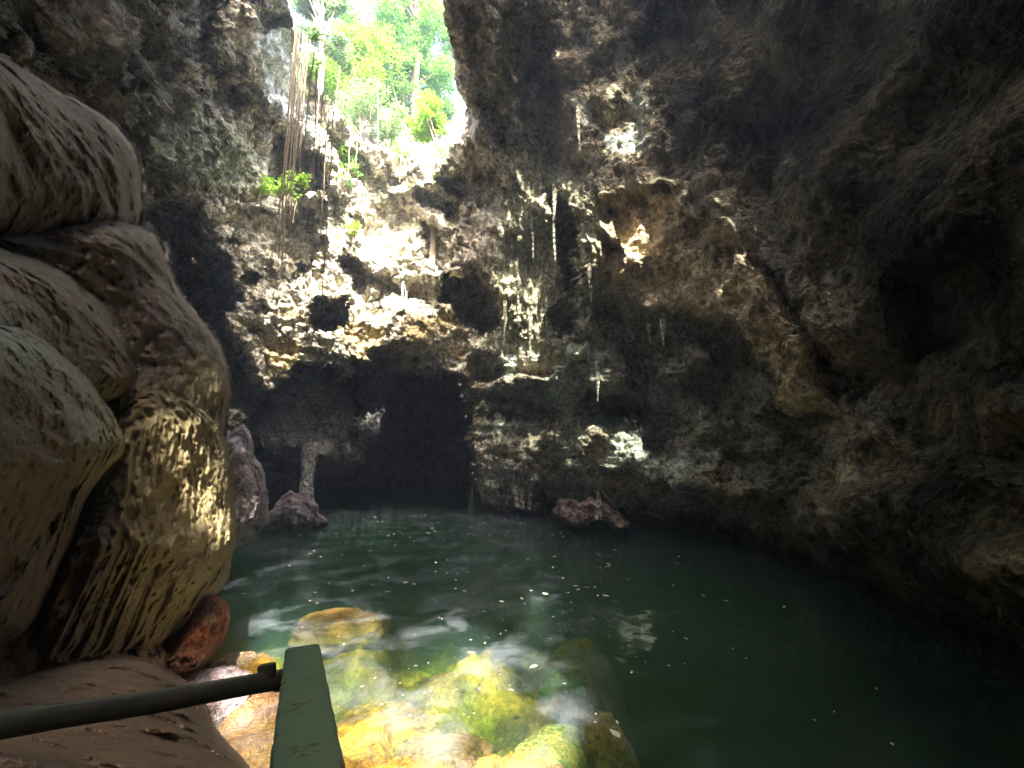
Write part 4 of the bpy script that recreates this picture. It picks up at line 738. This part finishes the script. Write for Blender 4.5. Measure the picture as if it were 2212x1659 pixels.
# ------------------------------------------------------------------ handrail
M_green = worn_mat('green_paint', (0.018, 0.085, 0.048), (0.10, 0.05, 0.025), 0.42, 0.35, 5.0, 0.12, spec=0.5); M_pipe = worn_mat('dark_pipe_paint', (0.022, 0.022, 0.016), (0.09, 0.055, 0.035), 0.5, 0.6, 9.0, 0.5, spec=0.5)
def campt(x, y, depth): return CAM + FW * depth + RT * (x - CX) / FPX * depth - UP * (y - CY) / FPX * depth
rail = empty('handrail', campt(650, 1415, 1.2)); tag(rail, 'green painted metal rail end with a dark round pipe in the foreground', 'railing')
def bar(name, a, b, wd, hg, m, bev=0.004, upv=(0, 0, 1)):
    a = np.array(a); b = np.array(b); L_ = np.linalg.norm(b - a); d = (b - a) / L_; sd_ = np.cross(d, upv); sd_ /= np.linalg.norm(sd_); u_ = np.cross(sd_, d)
    bm = bmesh.new(); bmesh.ops.create_cube(bm, size=1); bmesh.ops.scale(bm, vec=(wd, L_, hg), verts=bm.verts)
    bmesh.ops.subdivide_edges(bm, edges=[e for e in bm.edges if abs((e.verts[0].co - e.verts[1].co).y) > L_ * 0.5], cuts=40)
    bmesh.ops.bevel(bm, geom=[e for e in bm.edges if len(e.link_faces) == 2 and e.calc_face_angle() > 0.5], offset=bev, segments=3, affect='EDGES')
    for v in bm.verts:
        n_ = math.sin(v.co.y * 61) * math.sin(v.co.y * 23 + 1) * 0.0012; v.co.x += n_; v.co.z += n_ * 0.5
    me = bpy.data.meshes.new(name); bm.to_mesh(me); bm.free(); me.materials.append(m)
    o_ = bpy.data.objects.new(name, me); C.objects.link(o_); o_.parent = rail
    o_.matrix_world = Matrix([[sd_[i], d[i], u_[i], (a[i] + b[i]) / 2] for i in range(3)] + [[0, 0, 0, 1]]); o_.location = o_.location - rail.location
    return o_
A_ = campt(653, 1418, 1.20); B_ = campt(659, 1662, 0.585); Dn = (B_ - A_)
bar('rail_beam', A_, A_ + Dn * 1.9, 0.080, 0.05, M_green)
bar('support_post', A_ + Dn * 0.10 + np.array([0, 0, -1.6]), A_ + Dn * 0.10 + np.array([0, 0, -0.03]), 0.05, 0.05, M_green, upv=(0, 1, 0))
pa = campt(628, 1466, 1.13); pb_ = campt(300, 1516, 0.93); pc = campt(-20, 1572, 0.75); pd = campt(-500, 1665, 0.56)
pp = [pa + (pc - pa) * t + np.array([0, 0, 0.0015 * math.sin(t * 9)]) for t in np.linspace(0, 1, 30)] + [pc + (pd - pc) * t for t in np.linspace(0.05, 1, 8)]
V_, F_ = tube(np.array(pp) - A_, 0.0205, 24); p_ = mesh_np('pipe', V_ + (A_ - np.array(rail.location)), F_, M_pipe, parent=rail)
q0 = pa + (pc - pa) * 0.12; bar('clamp', q0 + np.array([-0.018, 0, 0.022]), q0 + np.array([0.018, 0.003, 0.026]), 0.02, 0.03, M_pipe, 0.002)
for t0_, r0_ in ((-0.01, 0.026), (0.035, 0.0235)):      # weld and ferrule where the pipe meets the beam
    V_, F_ = tube([np.array(pa + (pc - pa) * (t0_ + q_)) - A_ for q_ in (0, 0.01, 0.02, 0.03)], r0_, 20); mesh_np('weld_collar', V_ + (A_ - np.array(rail.location)), F_, M_pipe, parent=rail)
V_, F_ = tube([np.array(pa + (pc - pa) * t) - A_ for t in (0.44, 0.47, 0.50)], 0.0222, 24); mesh_np('collar', V_ + (A_ - np.array(rail.location)), F_, M_pipe, parent=rail)

# ------------------------------------------------------------------ moist air in the cave
def haze():
    m = bpy.data.materials.new('haze'); m.use_nodes = True; t = m.node_tree; t.nodes.clear(); out = t.nodes.new('ShaderNodeOutputMaterial'); pv = t.nodes.new('ShaderNodeVolumePrincipled')
    pv.inputs['Color'].default_value = (0.58, 0.70, 1.0, 1); pv.inputs['Density'].default_value = HAZE_D; pv.inputs['Anisotropy'].default_value = 0.35; t.links.new(pv.outputs[0], out.inputs[1])
    bm = bmesh.new(); bmesh.ops.create_cube(bm, size=1); bmesh.ops.scale(bm, vec=(90, 100, 55), verts=bm.verts); bmesh.ops.translate(bm, vec=(0, 18, 19), verts=bm.verts)
    me = bpy.data.meshes.new('haze'); bm.to_mesh(me); me.materials.append(m); o_ = bpy.data.objects.new('haze', me); C.objects.link(o_); tag(o_, kind='stuff')
HAZE_D = 0.0028
haze()
